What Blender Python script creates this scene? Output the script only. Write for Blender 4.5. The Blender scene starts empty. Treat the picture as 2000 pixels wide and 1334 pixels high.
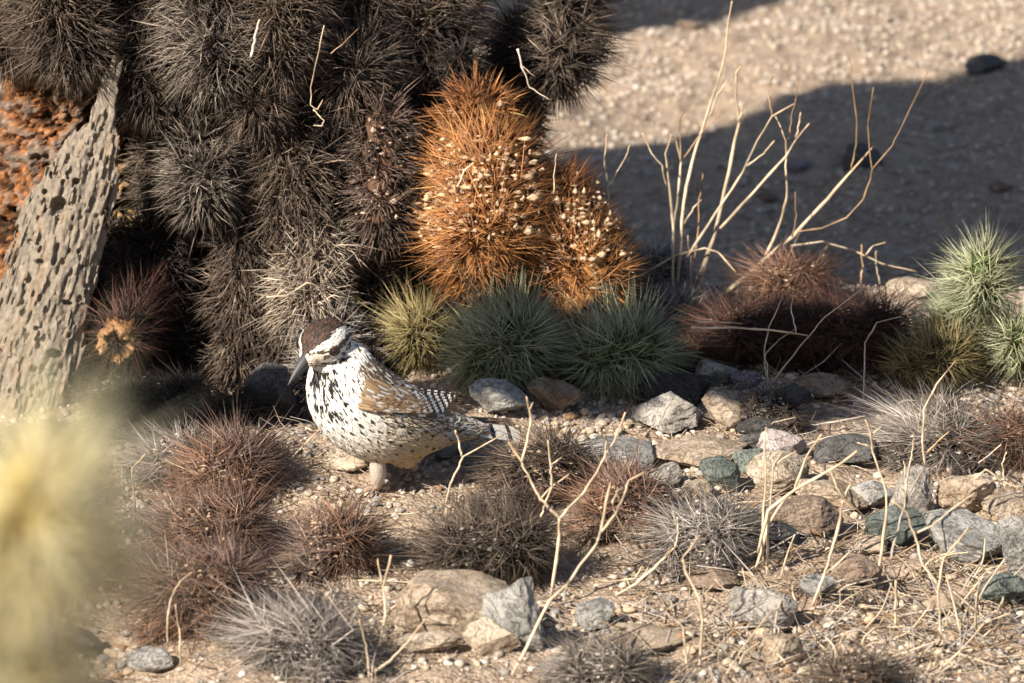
import bpy, math, random
import numpy as np
from mathutils import Vector, Matrix

# ------------------------------------------------------------------ camera, sky, sun, exposure
scene = bpy.context.scene
PITCH = math.radians(17.0)
DIST = 5.0
FPX = 2000 * 240.0 / 36.0                      # focal length in photograph pixels
CAM = np.array([0.0, -DIST * math.cos(PITCH), DIST * math.sin(PITCH)])
D0 = np.array([0.0, math.cos(PITCH), -math.sin(PITCH)])
UP = np.array([0.0, math.sin(PITCH), math.cos(PITCH)])
RT = np.array([1.0, 0.0, 0.0])

cd = bpy.data.cameras.new('camera')
cam = bpy.data.objects.new('camera', cd)
scene.collection.objects.link(cam)
cam.location = CAM
cam.rotation_euler = (math.pi / 2 - PITCH, 0, 0)
cd.lens = 240.0
cd.sensor_width = 36.0
cd.clip_start = 0.05
cd.clip_end = 2000.0
cd.dof.use_dof = True
cd.dof.focus_distance = 4.68
cd.dof.aperture_fstop = 15.5
scene.camera = cam

LIGHT_AZ = math.radians(50.0)                  # light travels to +x, turned this much towards +y
SUN_EL = math.radians(36.0)
LDIR = np.array([math.cos(LIGHT_AZ) * math.cos(SUN_EL), math.sin(LIGHT_AZ) * math.cos(SUN_EL), -math.sin(SUN_EL)])

w = bpy.data.worlds.new('World')
scene.world = w
w.use_nodes = True
nt = w.node_tree
for n in list(nt.nodes):
    nt.nodes.remove(n)
sky = nt.nodes.new('ShaderNodeTexSky')
sky.sky_type = 'NISHITA'
sky.sun_disc = False
sky.sun_elevation = SUN_EL
sky.sun_rotation = math.atan2(-LDIR[0], -LDIR[1])
bg = nt.nodes.new('ShaderNodeBackground')
bg.inputs['Strength'].default_value = 0.058
wo = nt.nodes.new('ShaderNodeOutputWorld')
nt.links.new(sky.outputs[0], bg.inputs[0])
nt.links.new(bg.outputs[0], wo.inputs[0])

sd = bpy.data.lights.new('sun', 'SUN')
sd.energy = 5.0
sd.angle = math.radians(0.53)
sd.color = (1.0, 0.92, 0.80)
sun = bpy.data.objects.new('sun', sd)
scene.collection.objects.link(sun)
sun.rotation_euler = Vector(LDIR).to_track_quat('-Z', 'Y').to_euler()
sun.location = (-3, -2, 4)

scene.view_settings.view_transform = 'Standard'
scene.view_settings.look = 'None'
scene.view_settings.gamma = 1.0
scene.view_settings.exposure = 1.05
scene.view_settings.use_curve_mapping = False
scene.render.engine = 'CYCLES'
scene.cycles.use_denoising = True
scene.cycles.max_bounces = 6
scene.cycles.diffuse_bounces = 3
scene.cycles.glossy_bounces = 2
scene.cycles.transmission_bounces = 3

# ------------------------------------------------------------------ numpy helpers
RS = np.random.RandomState

def hash3(ix, iy, iz, seed):
    h = (ix.astype(np.int64) * 374761393 + iy.astype(np.int64) * 668265263 + iz.astype(np.int64) * 2147483647 + seed * 1274126177)
    h = (h ^ (h >> 13)) * 1274126177
    h = h & 0x7fffffff
    h = (h ^ (h >> 16)) & 0xffff
    return h / 65535.0

def vnoise(p, seed=0):
    p = np.asarray(p, float)
    i = np.floor(p).astype(np.int64)
    f = p - i
    f = f * f * f * (f * (f * 6 - 15) + 10)
    r = 0
    for dx in (0, 1):
        wx = f[..., 0] if dx else 1 - f[..., 0]
        for dy in (0, 1):
            wy = f[..., 1] if dy else 1 - f[..., 1]
            for dz in (0, 1):
                wz = f[..., 2] if dz else 1 - f[..., 2]
                r = r + wx * wy * wz * hash3(i[..., 0] + dx, i[..., 1] + dy, i[..., 2] + dz, seed)
    return r * 2 - 1

def fbm(p, octv=4, seed=0, gain=0.5):
    p = np.asarray(p, float)
    a, s, r = 1.0, 1.0, 0
    for o in range(octv):
        r = r + a * vnoise(p * s + 17.3 * o, seed + o)
        a *= gain
        s *= 2.03
    return r

def nrm(v):
    v = np.asarray(v, float)
    return v / np.maximum(np.linalg.norm(v, axis=-1, keepdims=True), 1e-12)

def sstep(a, b, x):
    t = np.clip((x - a) / (b - a), 0, 1)
    return t * t * (3 - 2 * t)

# ------------------------------------------------------------------ terrain and pixel rays
def height(x, y):
    x = np.asarray(x, float); y = np.asarray(y, float)
    z0 = np.zeros_like(x)
    h = 0.010 * fbm(np.stack([x * 7, y * 7, z0], -1), 3, 3) + 0.0035 * fbm(np.stack([x * 45, y * 45, z0], -1), 3, 9)
    h = h + 0.016 * np.exp(-((x + 0.125) ** 2 + (y + 0.30) ** 2) / 0.07 ** 2)
    h = h + 0.012 * np.exp(-((x - 0.2) ** 2 / 0.25 ** 2 + (y + 0.12) ** 2 / 0.12 ** 2))
    h = h - 0.15 * sstep(0.15, 0.50, y + 0.03 * np.sin(x * 7))
    far = np.sqrt(x * x + y * y)
    h = h + 0.25 * sstep(3, 40, far) * fbm(np.stack([x * .08, y * .08, z0], -1), 2, 5)
    return h

def ray(px, py):
    d = D0 + RT * ((px - 1000.0) / FPX) + UP * ((667.0 - py) / FPX)
    return d

def atY(px, py, Y):
    d = ray(px, py)
    t = (Y - CAM[1]) / d[1]
    return CAM + d * t

def onground(px, py):
    d = ray(px, py)
    t = np.linspace((CAM[2] - .10) / -d[2], (CAM[2] + .19) / -d[2], 180)
    p = CAM + d * t[:, None]
    f = p[:, 2] - height(p[:, 0], p[:, 1])
    k = int(np.argmax(f < 0))
    if k == 0:
        k = 179
    a = f[k - 1] / max(f[k - 1] - f[k], 1e-9)
    q = p[k - 1] + (p[k] - p[k - 1]) * a
    q[2] = float(height(q[0], q[1]))
    return q

def back_to_Y(p, Y):
    return p - LDIR * ((p[1] - Y) / LDIR[1])

def back_to_Z(p, z):
    return p - LDIR * ((z - p[2]) / -LDIR[2])

def wash_pt(px, py, z=-.15):
    d = ray(px, py)
    return CAM + d * ((CAM[2] - z) / -d[2])

def mpp(p):
    return float(np.dot(np.asarray(p) - CAM, D0)) / FPX

# ------------------------------------------------------------------ mesh building
class Acc:
    def __init__(self):
        self.v, self.f, self.c, self.n = [], [], [], 0
    def add(self, v, f, c):
        v = np.asarray(v, float).reshape(-1, 3)
        f = np.asarray(f, np.int64).reshape(-1, 3)
        c = np.asarray(c, float)
        if c.ndim == 1:
            c = np.tile(c[:3], (len(v), 1))
        self.v.append(v); self.f.append(f + self.n); self.c.append(c); self.n += len(v)
    def mesh(self, name, smooth=False):
        return tri_mesh(name, np.concatenate(self.v), np.concatenate(self.f), np.concatenate(self.c), smooth)

def tri_mesh(name, v, f, c=None, smooth=False):
    me = bpy.data.meshes.new(name)
    nv, nf = len(v), len(f)
    me.vertices.add(nv)
    me.vertices.foreach_set('co', np.ascontiguousarray(v, np.float32).ravel())
    me.loops.add(nf * 3)
    me.loops.foreach_set('vertex_index', np.ascontiguousarray(f, np.int32).ravel())
    me.polygons.add(nf)
    me.polygons.foreach_set('loop_start', np.arange(nf, dtype=np.int32) * 3)
    if smooth:
        me.polygons.foreach_set('use_smooth', np.ones(nf, bool))
    if c is not None:
        ca = me.color_attributes.new('Col', 'FLOAT_COLOR', 'POINT')
        cc = np.ones((nv, 4), np.float32)
        cc[:, :3] = np.clip(c, 0, 1)
        ca.data.foreach_set('color', cc.ravel())
    me.update(calc_edges=True)
    me.validate()
    return me

def quads(q):
    q = np.asarray(q).reshape(-1, 4)
    return np.concatenate([q[:, [0, 1, 2]], q[:, [0, 2, 3]]])

def link(name, me, mat, parent=None, origin=None, kind=None):
    o = bpy.data.objects.new(name, me)
    if origin is not None and me is not None:
        me.transform(Matrix.Translation(-Vector(origin)))
        o.location = origin
    scene.collection.objects.link(o)
    if mat is not None:
        me.materials.append(mat)
    if parent is not None:
        o.parent = parent
        if parent.type == 'EMPTY' or True:
            pw = world_loc(parent)
            if origin is not None:
                o.location = Vector(origin) - pw
            else:
                o.location = -pw
    if kind:
        o['kind'] = kind
    return o

def world_loc(o):
    l = Vector(o.location)
    while o.parent is not None:
        o = o.parent
        l = l + Vector(o.location)
    return l

def thing(name, loc, label, cat, group=None):
    o = bpy.data.objects.new(name, None)
    o.empty_display_size = 0.02
    o.location = loc
    scene.collection.objects.link(o)
    return tag(o, label, cat, group)

def tag(o, label, cat, group=None, kind=None):
    o['label'] = label
    o['category'] = cat
    if group: o['group'] = group
    if kind: o['kind'] = kind
    return o

def grid_faces(nu, nv, wrap_u=False):
    i = np.arange(nu if wrap_u else nu - 1)
    j = np.arange(nv - 1)
    I, J = np.meshgrid(i, j, indexing='ij')
    I2 = (I + 1) % nu
    return quads(np.stack([I * nv + J, I2 * nv + J, I2 * nv + J + 1, I * nv + J + 1], -1))

_IC = None
def ico(sub):
    t = (1 + 5 ** .5) / 2
    v = [(-1, t, 0), (1, t, 0), (-1, -t, 0), (1, -t, 0), (0, -1, t), (0, 1, t), (0, -1, -t), (0, 1, -t), (t, 0, -1), (t, 0, 1), (-t, 0, -1), (-t, 0, 1)]
    f = [(0, 11, 5), (0, 5, 1), (0, 1, 7), (0, 7, 10), (0, 10, 11), (1, 5, 9), (5, 11, 4), (11, 10, 2), (10, 7, 6), (7, 1, 8), (3, 9, 4), (3, 4, 2), (3, 2, 6), (3, 6, 8), (3, 8, 9), (4, 9, 5), (2, 4, 11), (6, 2, 10), (8, 6, 7), (9, 8, 1)]
    v = [np.array(a, float) / math.sqrt(1 + t * t) for a in v]
    for s in range(sub):
        cache, nf = {}, []
        def mid(a, b):
            k = (min(a, b), max(a, b))
            if k not in cache:
                m = v[a] + v[b]
                v.append(m / np.linalg.norm(m)); cache[k] = len(v) - 1
            return cache[k]
        for a, b, c in f:
            ab, bc, ca = mid(a, b), mid(b, c), mid(c, a)
            nf += [(a, ab, ca), (b, bc, ab), (c, ca, bc), (ab, bc, ca)]
        f = nf
    return np.array(v), np.array(f)
ICO = {s: ico(s) for s in (0, 1, 2, 3, 4)}
ICO['oct'] = (np.array([[1, 0, 0], [-1, 0, 0], [0, 1, 0], [0, -1, 0], [0, 0, 1], [0, 0, -1.]]), np.array([[0, 2, 4], [2, 1, 4], [1, 3, 4], [3, 0, 4], [2, 0, 5], [1, 2, 5], [3, 1, 5], [0, 3, 5]]))

def surface_nets(F, org, h):
    s = F < 0
    def cut(A, d):
        return A[d[0]:A.shape[0] - 1 + d[0], d[1]:A.shape[1] - 1 + d[1], d[2]:A.shape[2] - 1 + d[2]]
    cor = [(i, j, k) for i in (0, 1) for j in (0, 1) for k in (0, 1)]
    cnt = sum(cut(s, d).astype(np.int8) for d in cor)
    act = (cnt > 0) & (cnt < 8)
    ijk = np.argwhere(act)
    idx = -np.ones(act.shape, np.int64)
    idx[act] = np.arange(len(ijk))
    vals = {d: F[ijk[:, 0] + d[0], ijk[:, 1] + d[1], ijk[:, 2] + d[2]] for d in cor}
    acc = np.zeros((len(ijk), 3)); num = np.zeros(len(ijk))
    for a in cor:
        for ax in range(3):
            if a[ax] == 0:
                b = list(a); b[ax] = 1; b = tuple(b)
                fa, fb = vals[a], vals[b]
                m = (fa < 0) != (fb < 0)
                t = np.where(m, fa / np.where(m, fa - fb, 1), 0)
                pos = np.array(a, float)[None] + t[:, None] * np.eye(3)[ax][None]
                acc += pos * m[:, None]; num += m
    V = org + h * (ijk + acc / num[:, None])
    faces = []
    for ax in range(3):
        o1, o2 = (ax + 1) % 3, (ax + 2) % 3
        sl0 = [slice(None)] * 3; sl1 = [slice(None)] * 3
        sl0[ax] = slice(0, -1); sl1[ax] = slice(1, None)
        ch = s[tuple(sl0)] != s[tuple(sl1)]
        e = np.argwhere(ch)
        e = e[(e[:, o1] >= 1) & (e[:, o2] >= 1) & (e[:, o1] < F.shape[o1] - 1) & (e[:, o2] < F.shape[o2] - 1)]
        ins = s[e[:, 0], e[:, 1], e[:, 2]]
        def cell(d1, d2):
            c = e.copy(); c[:, o1] -= d1; c[:, o2] -= d2
            return idx[c[:, 0], c[:, 1], c[:, 2]]
        q = np.stack([cell(1, 1), cell(0, 1), cell(0, 0), cell(1, 0)], -1)
        q[~ins] = q[~ins][:, ::-1]
        faces.append(quads(q))
    return V, np.concatenate(faces)

def vert_normals(v, f):
    n = np.cross(v[f[:, 1]] - v[f[:, 0]], v[f[:, 2]] - v[f[:, 0]])
    out = np.zeros_like(v)
    for k in range(3):
        np.add.at(out, f[:, k], n)
    return nrm(out)

def catmull(pts, n):
    pts = np.asarray(pts, float)
    P = np.concatenate([[2 * pts[0] - pts[1]], pts, [2 * pts[-1] - pts[-2]]])
    out = []
    for i in range(1, len(P) - 2):
        for t in np.linspace(0, 1, n, endpoint=False):
            a, b, c, d = P[i - 1], P[i], P[i + 1], P[i + 2]
            out.append(0.5 * (2 * b + (c - a) * t + (2 * a - 5 * b + 4 * c - d) * t * t + (3 * b - a - 3 * c + d) * t ** 3))
    out.append(pts[-1])
    return np.array(out)

def tube(pts, rad, sides=6, cols=None):
    pts = np.asarray(pts, float)
    n = len(pts)
    rad = np.broadcast_to(np.asarray(rad, float), (n,))
    T = nrm(np.gradient(pts, axis=0))
    ref = np.array([0.13, 0.9, 0.31])
    N = nrm(np.cross(T, ref)); B = np.cross(T, N)
    a = np.linspace(0, 2 * math.pi, sides, endpoint=False)
    v = pts[None] + rad[None, :, None] * (np.cos(a)[:, None, None] * N[None] + np.sin(a)[:, None, None] * B[None])
    v = v.reshape(-1, 3)
    f = grid_faces(sides, n, True)
    c0, c1 = len(v), len(v) + 1
    v = np.concatenate([v, pts[:1], pts[-1:]])
    i = np.arange(sides); j = (i + 1) % sides
    f = np.concatenate([f, np.stack([j * n, i * n, np.full(sides, c0)], -1), np.stack([i * n + n - 1, j * n + n - 1, np.full(sides, c1)], -1)])
    if cols is not None:
        cols = np.asarray(cols, float)
        if cols.ndim == 1: cols = np.tile(cols, (n, 1))
        cols = np.concatenate([np.tile(cols, (sides, 1)), cols[:1], cols[-1:]])
    return v, f, cols

# ------------------------------------------------------------------ materials
def newmat(name):
    m = bpy.data.materials.new(name); m.use_nodes = True
    nt = m.node_tree
    return m, nt, nt.nodes['Principled BSDF'], nt.nodes['Material Output']

def attr_mat(name, rough=0.6, spec=0.3, transl=0.0, noise=0.0, nscale=300.0, bump=0.0, bscale=400.0):
    m, nt, b, out = newmat(name)
    a = nt.nodes.new('ShaderNodeAttribute'); a.attribute_name = 'Col'
    col = a.outputs['Color']
    b.inputs['Roughness'].default_value = rough
    b.inputs['Specular IOR Level'].default_value = spec
    if noise or bump:
        tc = nt.nodes.new('ShaderNodeTexCoord')
    if noise:
        n = nt.nodes.new('ShaderNodeTexNoise'); n.inputs['Scale'].default_value = nscale; n.inputs['Detail'].default_value = 5
        nt.links.new(tc.outputs['Object'], n.inputs['Vector'])
        r = nt.nodes.new('ShaderNodeMapRange')
        r.inputs['From Min'].default_value = 0.25; r.inputs['From Max'].default_value = 0.75
        r.inputs['To Min'].default_value = 1 - noise; r.inputs['To Max'].default_value = 1 + noise
        nt.links.new(n.outputs['Fac'], r.inputs['Value'])
        mx = nt.nodes.new('ShaderNodeVectorMath'); mx.operation = 'SCALE'
        nt.links.new(col, mx.inputs[0]); nt.links.new(r.outputs[0], mx.inputs['Scale'])
        col = mx.outputs[0]
    if bump:
        n2 = nt.nodes.new('ShaderNodeTexNoise'); n2.inputs['Scale'].default_value = bscale; n2.inputs['Detail'].default_value = 6
        nt.links.new(tc.outputs['Object'], n2.inputs['Vector'])
        bp = nt.nodes.new('ShaderNodeBump'); bp.inputs['Strength'].default_value = bump; bp.inputs['Distance'].default_value = 0.002
        nt.links.new(n2.outputs['Fac'], bp.inputs['Height']); nt.links.new(bp.outputs[0], b.inputs['Normal'])
    nt.links.new(col, b.inputs['Base Color'])
    if transl:
        t = nt.nodes.new('ShaderNodeBsdfTranslucent'); nt.links.new(col, t.inputs[0])
        mix = nt.nodes.new('ShaderNodeMixShader'); mix.inputs[0].default_value = transl
        nt.links.new(b.outputs[0], mix.inputs[1]); nt.links.new(t.outputs[0], mix.inputs[2])
        nt.links.new(mix.outputs[0], out.inputs['Surface'])
    return m

def rock_mat(name, c1, c2, c3, speck=0.5, scale=45.0, rough=0.85):
    m, nt, b, out = newmat(name)
    L = nt.links.new
    tc = nt.nodes.new('ShaderNodeTexCoord'); oi = nt.nodes.new('ShaderNodeObjectInfo')
    ad = nt.nodes.new('ShaderNodeVectorMath'); ad.operation = 'ADD'
    sc = nt.nodes.new('ShaderNodeMath'); sc.operation = 'MULTIPLY'; sc.inputs[1].default_value = 9.0
    L(oi.outputs['Random'], sc.inputs[0]); L(tc.outputs['Object'], ad.inputs[0]); L(sc.outputs[0], ad.inputs[1])
    def noise(s, d=6, r=0.6, dist=0.0):
        n = nt.nodes.new('ShaderNodeTexNoise'); n.inputs['Scale'].default_value = s; n.inputs['Detail'].default_value = d
        n.inputs['Roughness'].default_value = r; n.inputs['Distortion'].default_value = dist
        L(ad.outputs[0], n.inputs['Vector']); return n
    n1 = noise(scale, 5, 0.6, 0.6)
    r1 = nt.nodes.new('ShaderNodeValToRGB')
    r1.color_ramp.elements[0].position = 0.36; r1.color_ramp.elements[0].color = (*c1, 1)
    r1.color_ramp.elements[1].position = 0.62; r1.color_ramp.elements[1].color = (*c2, 1)
    L(n1.outputs['Fac'], r1.inputs[0])
    n2 = noise(scale * 9, 3, 0.7)
    r2 = nt.nodes.new('ShaderNodeValToRGB')
    r2.color_ramp.elements[0].position = 0.53; r2.color_ramp.elements[0].color = (0, 0, 0, 1)
    r2.color_ramp.elements[1].position = 0.63; r2.color_ramp.elements[1].color = (speck, speck, speck, 1)
    L(n2.outputs['Fac'], r2.inputs[0])
    mx = nt.nodes.new('ShaderNodeMixRGB'); mx.inputs[2].default_value = (*c3, 1)
    L(r2.outputs[0], mx.inputs[0]); L(r1.outputs[0], mx.inputs[1])
    # darker cracks with a shape of their own
    n3 = noise(scale * 1.4, 6, 0.65, 1.5)
    ab = nt.nodes.new('ShaderNodeMath'); ab.operation = 'SUBTRACT'; ab.inputs[1].default_value = 0.5
    L(n3.outputs['Fac'], ab.inputs[0])
    ab2 = nt.nodes.new('ShaderNodeMath'); ab2.operation = 'ABSOLUTE'; L(ab.outputs[0], ab2.inputs[0])
    r3 = nt.nodes.new('ShaderNodeMapRange'); r3.inputs['From Min'].default_value = 0.0; r3.inputs['From Max'].default_value = 0.018
    r3.inputs['To Min'].default_value = 0.55; r3.inputs['To Max'].default_value = 1.0
    L(ab2.outputs[0], r3.inputs['Value'])
    ml = nt.nodes.new('ShaderNodeVectorMath'); ml.operation = 'SCALE'
    L(mx.outputs[0], ml.inputs[0]); L(r3.outputs[0], ml.inputs['Scale'])
    L(ml.outputs[0], b.inputs['Base Color'])
    b.inputs['Roughness'].default_value = rough; b.inputs['Specular IOR Level'].default_value = 0.25
    n4 = noise(scale * 5, 8, 0.7)
    sm = nt.nodes.new('ShaderNodeMath'); sm.operation = 'ADD'
    m5 = nt.nodes.new('ShaderNodeMath'); m5.operation = 'MULTIPLY'; m5.inputs[1].default_value = 0.5
    L(r3.outputs[0], m5.inputs[0]); L(n4.outputs['Fac'], sm.inputs[0]); L(m5.outputs[0], sm.inputs[1])
    bp = nt.nodes.new('ShaderNodeBump'); bp.inputs['Strength'].default_value = 1.0; bp.inputs['Distance'].default_value = 0.0026
    L(sm.outputs[0], bp.inputs['Height']); L(bp.outputs[0], b.inputs['Normal'])
    return m

def ground_mat():
    m, nt, b, out = newmat('desert_soil')
    L = nt.links.new
    tc = nt.nodes.new('ShaderNodeTexCoord')
    def noise(s, d, r=0.6):
        n = nt.nodes.new('ShaderNodeTexNoise'); n.inputs['Scale'].default_value = s; n.inputs['Detail'].default_value = d; n.inputs['Roughness'].default_value = r
        L(tc.outputs['Object'], n.inputs['Vector']); return n
    r = nt.nodes.new('ShaderNodeValToRGB')
    e = r.color_ramp.elements
    e[0].position = 0.33; e[0].color = (0.20, 0.15, 0.11, 1)
    e[1].position = 0.68; e[1].color = (0.48, 0.405, 0.33, 1)
    k = e.new(0.5); k.color = (0.36, 0.29, 0.225, 1)
    L(noise(60, 8, 0.75).outputs['Fac'], r.inputs[0])
    r2 = nt.nodes.new('ShaderNodeValToRGB')
    e = r2.color_ramp.elements
    e[0].position = 0.35; e[0].color = (0.62, 0.55, 0.5, 1)
    e[1].position = 0.65; e[1].color = (1.1, 1.05, 1.0, 1)
    L(noise(500, 3, 0.7).outputs['Fac'], r2.inputs[0])
    mx = nt.nodes.new('ShaderNodeMixRGB'); mx.blend_type = 'MULTIPLY'; mx.inputs[0].default_value = 1
    L(r.outputs[0], mx.inputs[1]); L(r2.outputs[0], mx.inputs[2])
    L(mx.outputs[0], b.inputs['Base Color'])
    b.inputs['Roughness'].default_value = 0.95; b.inputs['Specular IOR Level'].default_value = 0.15
    v = nt.nodes.new('ShaderNodeTexVoronoi'); v.inputs['Scale'].default_value = 330
    L(tc.outputs['Object'], v.inputs['Vector'])
    bp = nt.nodes.new('ShaderNodeBump'); bp.inputs['Strength'].default_value = 0.8; bp.inputs['Distance'].default_value = 0.002; bp.invert = True
    L(v.outputs['Distance'], bp.inputs['Height'])
    bp2 = nt.nodes.new('ShaderNodeBump'); bp2.inputs['Strength'].default_value = 0.6; bp2.inputs['Distance'].default_value = 0.003
    L(noise(150, 6, 0.7).outputs['Fac'], bp2.inputs['Height']); L(bp.outputs[0], bp2.inputs['Normal'])
    L(bp2.outputs[0], b.inputs['Normal'])
    return m

M = dict(
    soil=ground_mat(),
    spine=attr_mat('cactus_spine', 0.5, 0.35, 0.18),
    pale_spine=attr_mat('sheathed_spine', 0.45, 0.4, 0.35),
    core=attr_mat('joint_skin', 0.85, 0.2, 0, 0.45, 260, 0.8, 300),
    flake=attr_mat('dry_flake', 0.8, 0.2, 0, 0.2, 500),
    bark=attr_mat('cholla_bark', 0.9, 0.15, 0, 0.45, 170, 0.9, 260),
    wood=attr_mat('weathered_wood', 0.85, 0.2, 0, 0.28, 240, 0.7, 320),
    stem=attr_mat('dry_stem', 0.6, 0.3, 0, 0.25, 200),
    pebble=attr_mat('gravel_stone', 0.85, 0.25, 0, 0.25, 500),
    feather=attr_mat('feather', 0.65, 0.25, 0.10),
    skin=attr_mat('bird_skin', 0.8, 0.2),
    horn=attr_mat('bill_horn', 0.5, 0.35, 0, 0.15, 600),
    leg=attr_mat('scaly_leg', 0.55, 0.3, 0, 0.12, 500, 0.4, 900),
    eye=attr_mat('glossy_eye', 0.08, 0.8),
)
RM = {
    'tan': rock_mat('tan_granite', (0.30, 0.22, 0.15), (0.46, 0.37, 0.28), (0.22, 0.15, 0.10)),
    'cream': rock_mat('cream_stone', (0.33, 0.25, 0.175), (0.48, 0.40, 0.31), (0.26, 0.19, 0.13)),
    'grey': rock_mat('grey_granite', (0.20, 0.19, 0.175), (0.38, 0.36, 0.33), (0.10, 0.095, 0.09)),
    'dark': rock_mat('dark_grey_stone', (0.05, 0.048, 0.048), (0.12, 0.115, 0.11), (0.22, 0.20, 0.18), 0.35),
    'black': rock_mat('black_cinder', (0.018, 0.016, 0.016), (0.05, 0.045, 0.042), (0.09, 0.08, 0.075), 0.4),
    'brown': rock_mat('brown_stone', (0.17, 0.115, 0.08), (0.29, 0.215, 0.16), (0.10, 0.075, 0.06)),
    'green': rock_mat('green_stone', (0.085, 0.10, 0.088), (0.175, 0.19, 0.165), (0.045, 0.055, 0.048), 0.8),
    'quartz': rock_mat('pinkish_quartz', (0.38, 0.31, 0.285), (0.50, 0.445, 0.42), (0.31, 0.24, 0.22), 0.25),
    'pale': rock_mat('pale_granite', (0.24, 0.215, 0.185), (0.42, 0.38, 0.335), (0.13, 0.115, 0.10)),
    'violet': rock_mat('dusky_stone', (0.16, 0.14, 0.15), (0.26, 0.23, 0.24), (0.1, 0.09, 0.1), 0.5),
}

# ------------------------------------------------------------------ ground sheet
def geo(a, b, n):
    return np.sign(a) * np.geomspace(abs(a), abs(b), n)
gx = np.concatenate([geo(-180, -0.52, 34), np.arange(-0.50, 0.501, 0.005), geo(0.52, 180, 34)])
gy = np.concatenate([geo(-160, -1.04, 30), np.arange(-1.02, 0.56, 0.005), np.arange(0.57, 2.3, 0.012), geo(2.35, 320, 36)])
X, Yg = np.meshgrid(gx, gy, indexing='ij')
Z = height(X, Yg)
gv = np.stack([X, Yg, Z], -1).reshape(-1, 3)
ground = link('ground', tri_mesh('ground', gv, grid_faces(len(gx), len(gy)), None, True), M['soil'])
tag(ground, 'tan desert soil under the rocks and cactus', 'ground', kind='structure')

# ------------------------------------------------------------------ gravel
SAND = np.array([[0.50, 0.39, 0.28], [0.50, 0.42, 0.32], [0.40, 0.30, 0.21], [0.54, 0.47, 0.39], [0.30, 0.24, 0.19], [0.46, 0.34, 0.22], [0.22, 0.19, 0.17], [0.52, 0.36, 0.22]])
SAND = SAND * .72 + SAND.mean(1, keepdims=True) * .28
def scatter_pebbles(acc, rs, n, x0, x1, y0, y1, s0, s1, power=2.2, sub=0):
    bv, bf = ICO[sub]
    x = rs.uniform(x0, x1, n); y = rs.uniform(y0, y1, n)
    clump = fbm(np.stack([x * 9, y * 9, x * 0], -1), 2, 77)
    keep = rs.rand(n) < 0.62 + 0.6 * clump
    x, y = x[keep], y[keep]; n = len(x)
    s = s0 + (s1 - s0) * rs.rand(n) ** power
    z = height(x, y)
    V = bv[None] * (1 + 0.28 * (rs.rand(n, len(bv), 1) - .5))
    V = V * np.stack([rs.uniform(.75, 1.3, n), rs.uniform(.7, 1.2, n), rs.uniform(.5, .85, n)], -1)[:, None]
    a = rs.rand(n) * 6.283; b = rs.randn(n) * .35
    ca, sa, cb, sb = np.cos(a), np.sin(a), np.cos(b), np.sin(b)
    R = np.zeros((n, 3, 3))
    R[:, 0, 0] = ca; R[:, 0, 1] = -sa * cb; R[:, 0, 2] = sa * sb
    R[:, 1, 0] = sa; R[:, 1, 1] = ca * cb; R[:, 1, 2] = -ca * sb
    R[:, 2, 1] = sb; R[:, 2, 2] = cb
    V = np.einsum('nij,nkj->nki', R, V) * s[:, None, None] * 0.5
    V = V + np.stack([x, y, z + s * 0.12], -1)[:, None]
    c = SAND[rs.randint(0, len(SAND), n)] * rs.uniform(.75, 1.12, (n, 1))
    acc.add(V.reshape(-1, 3), (bf[None] + (np.arange(n) * len(bv))[:, None, None]).reshape(-1, 3), np.repeat(c, len(bv), 0))

rs = RS(11)
A = Acc()
scatter_pebbles(A, rs, 30000, -0.46, 0.46, -0.86, 0.32, 0.0018, 0.0085, 3.0)
for (a_, b_) in ((-.95, -.46), (.46, .95)):
    scatter_pebbles(A, rs, 7000, a_, b_, -1.0, .32, .002, .0085, 2.5, 'oct')
gr = link('gravel', A.mesh('gravel'), M['pebble'], kind='stuff')
tag(gr, 'loose fine gravel strewn between the rocks and cactus litter', 'gravel')
SAND = SAND * .55 + SAND.mean(0) * .48
A = Acc()
scatter_pebbles(A, rs, 9000, .60, 1.3, .3, 2.2, .003, .009, 2.0, 'oct')
scatter_pebbles(A, rs, 38000, -0.22, 0.60, 0.30, 2.2, 0.003, 0.009, 2.0, 'oct')
gr2 = link('wash_gravel', A.mesh('wash_gravel'), M['pebble'], kind='stuff')
tag(gr2, 'coarse blurred gravel of the open wash behind the cactus', 'gravel')

# ------------------------------------------------------------------ rocks
def rock_mesh(seed, sx, sy, sz, cuts=9, rough=0.10, sub=4):
    rs = RS(seed)
    v, f = ICO[sub]
    v = v.copy()
    for k in range(cuts):
        n = nrm(rs.randn(3) * np.array([1, 1, .8])); d = rs.uniform(0.50, 0.86)
        e = v @ n - d
        v = v - np.maximum(e, 0)[:, None] * n * 0.93
    off = rs.rand(3) * 50
    v = v * (1 + rough * fbm(v * 1.8 + off, 3, seed % 97)[:, None] + 0.045 * fbm(v * 7 + off, 3, seed % 89)[:, None])
    ext = np.abs(v).max(0)
    v = v / ext * np.array([sx, sy, sz]) * 0.5
    return tri_mesh('rock', v, f, None, False if sub < 3 else True)

def smooth_by_angle(me, ang=18):
    try:
        me.set_sharp_from_angle(angle=math.radians(ang))
    except Exception:
        pass

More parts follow.
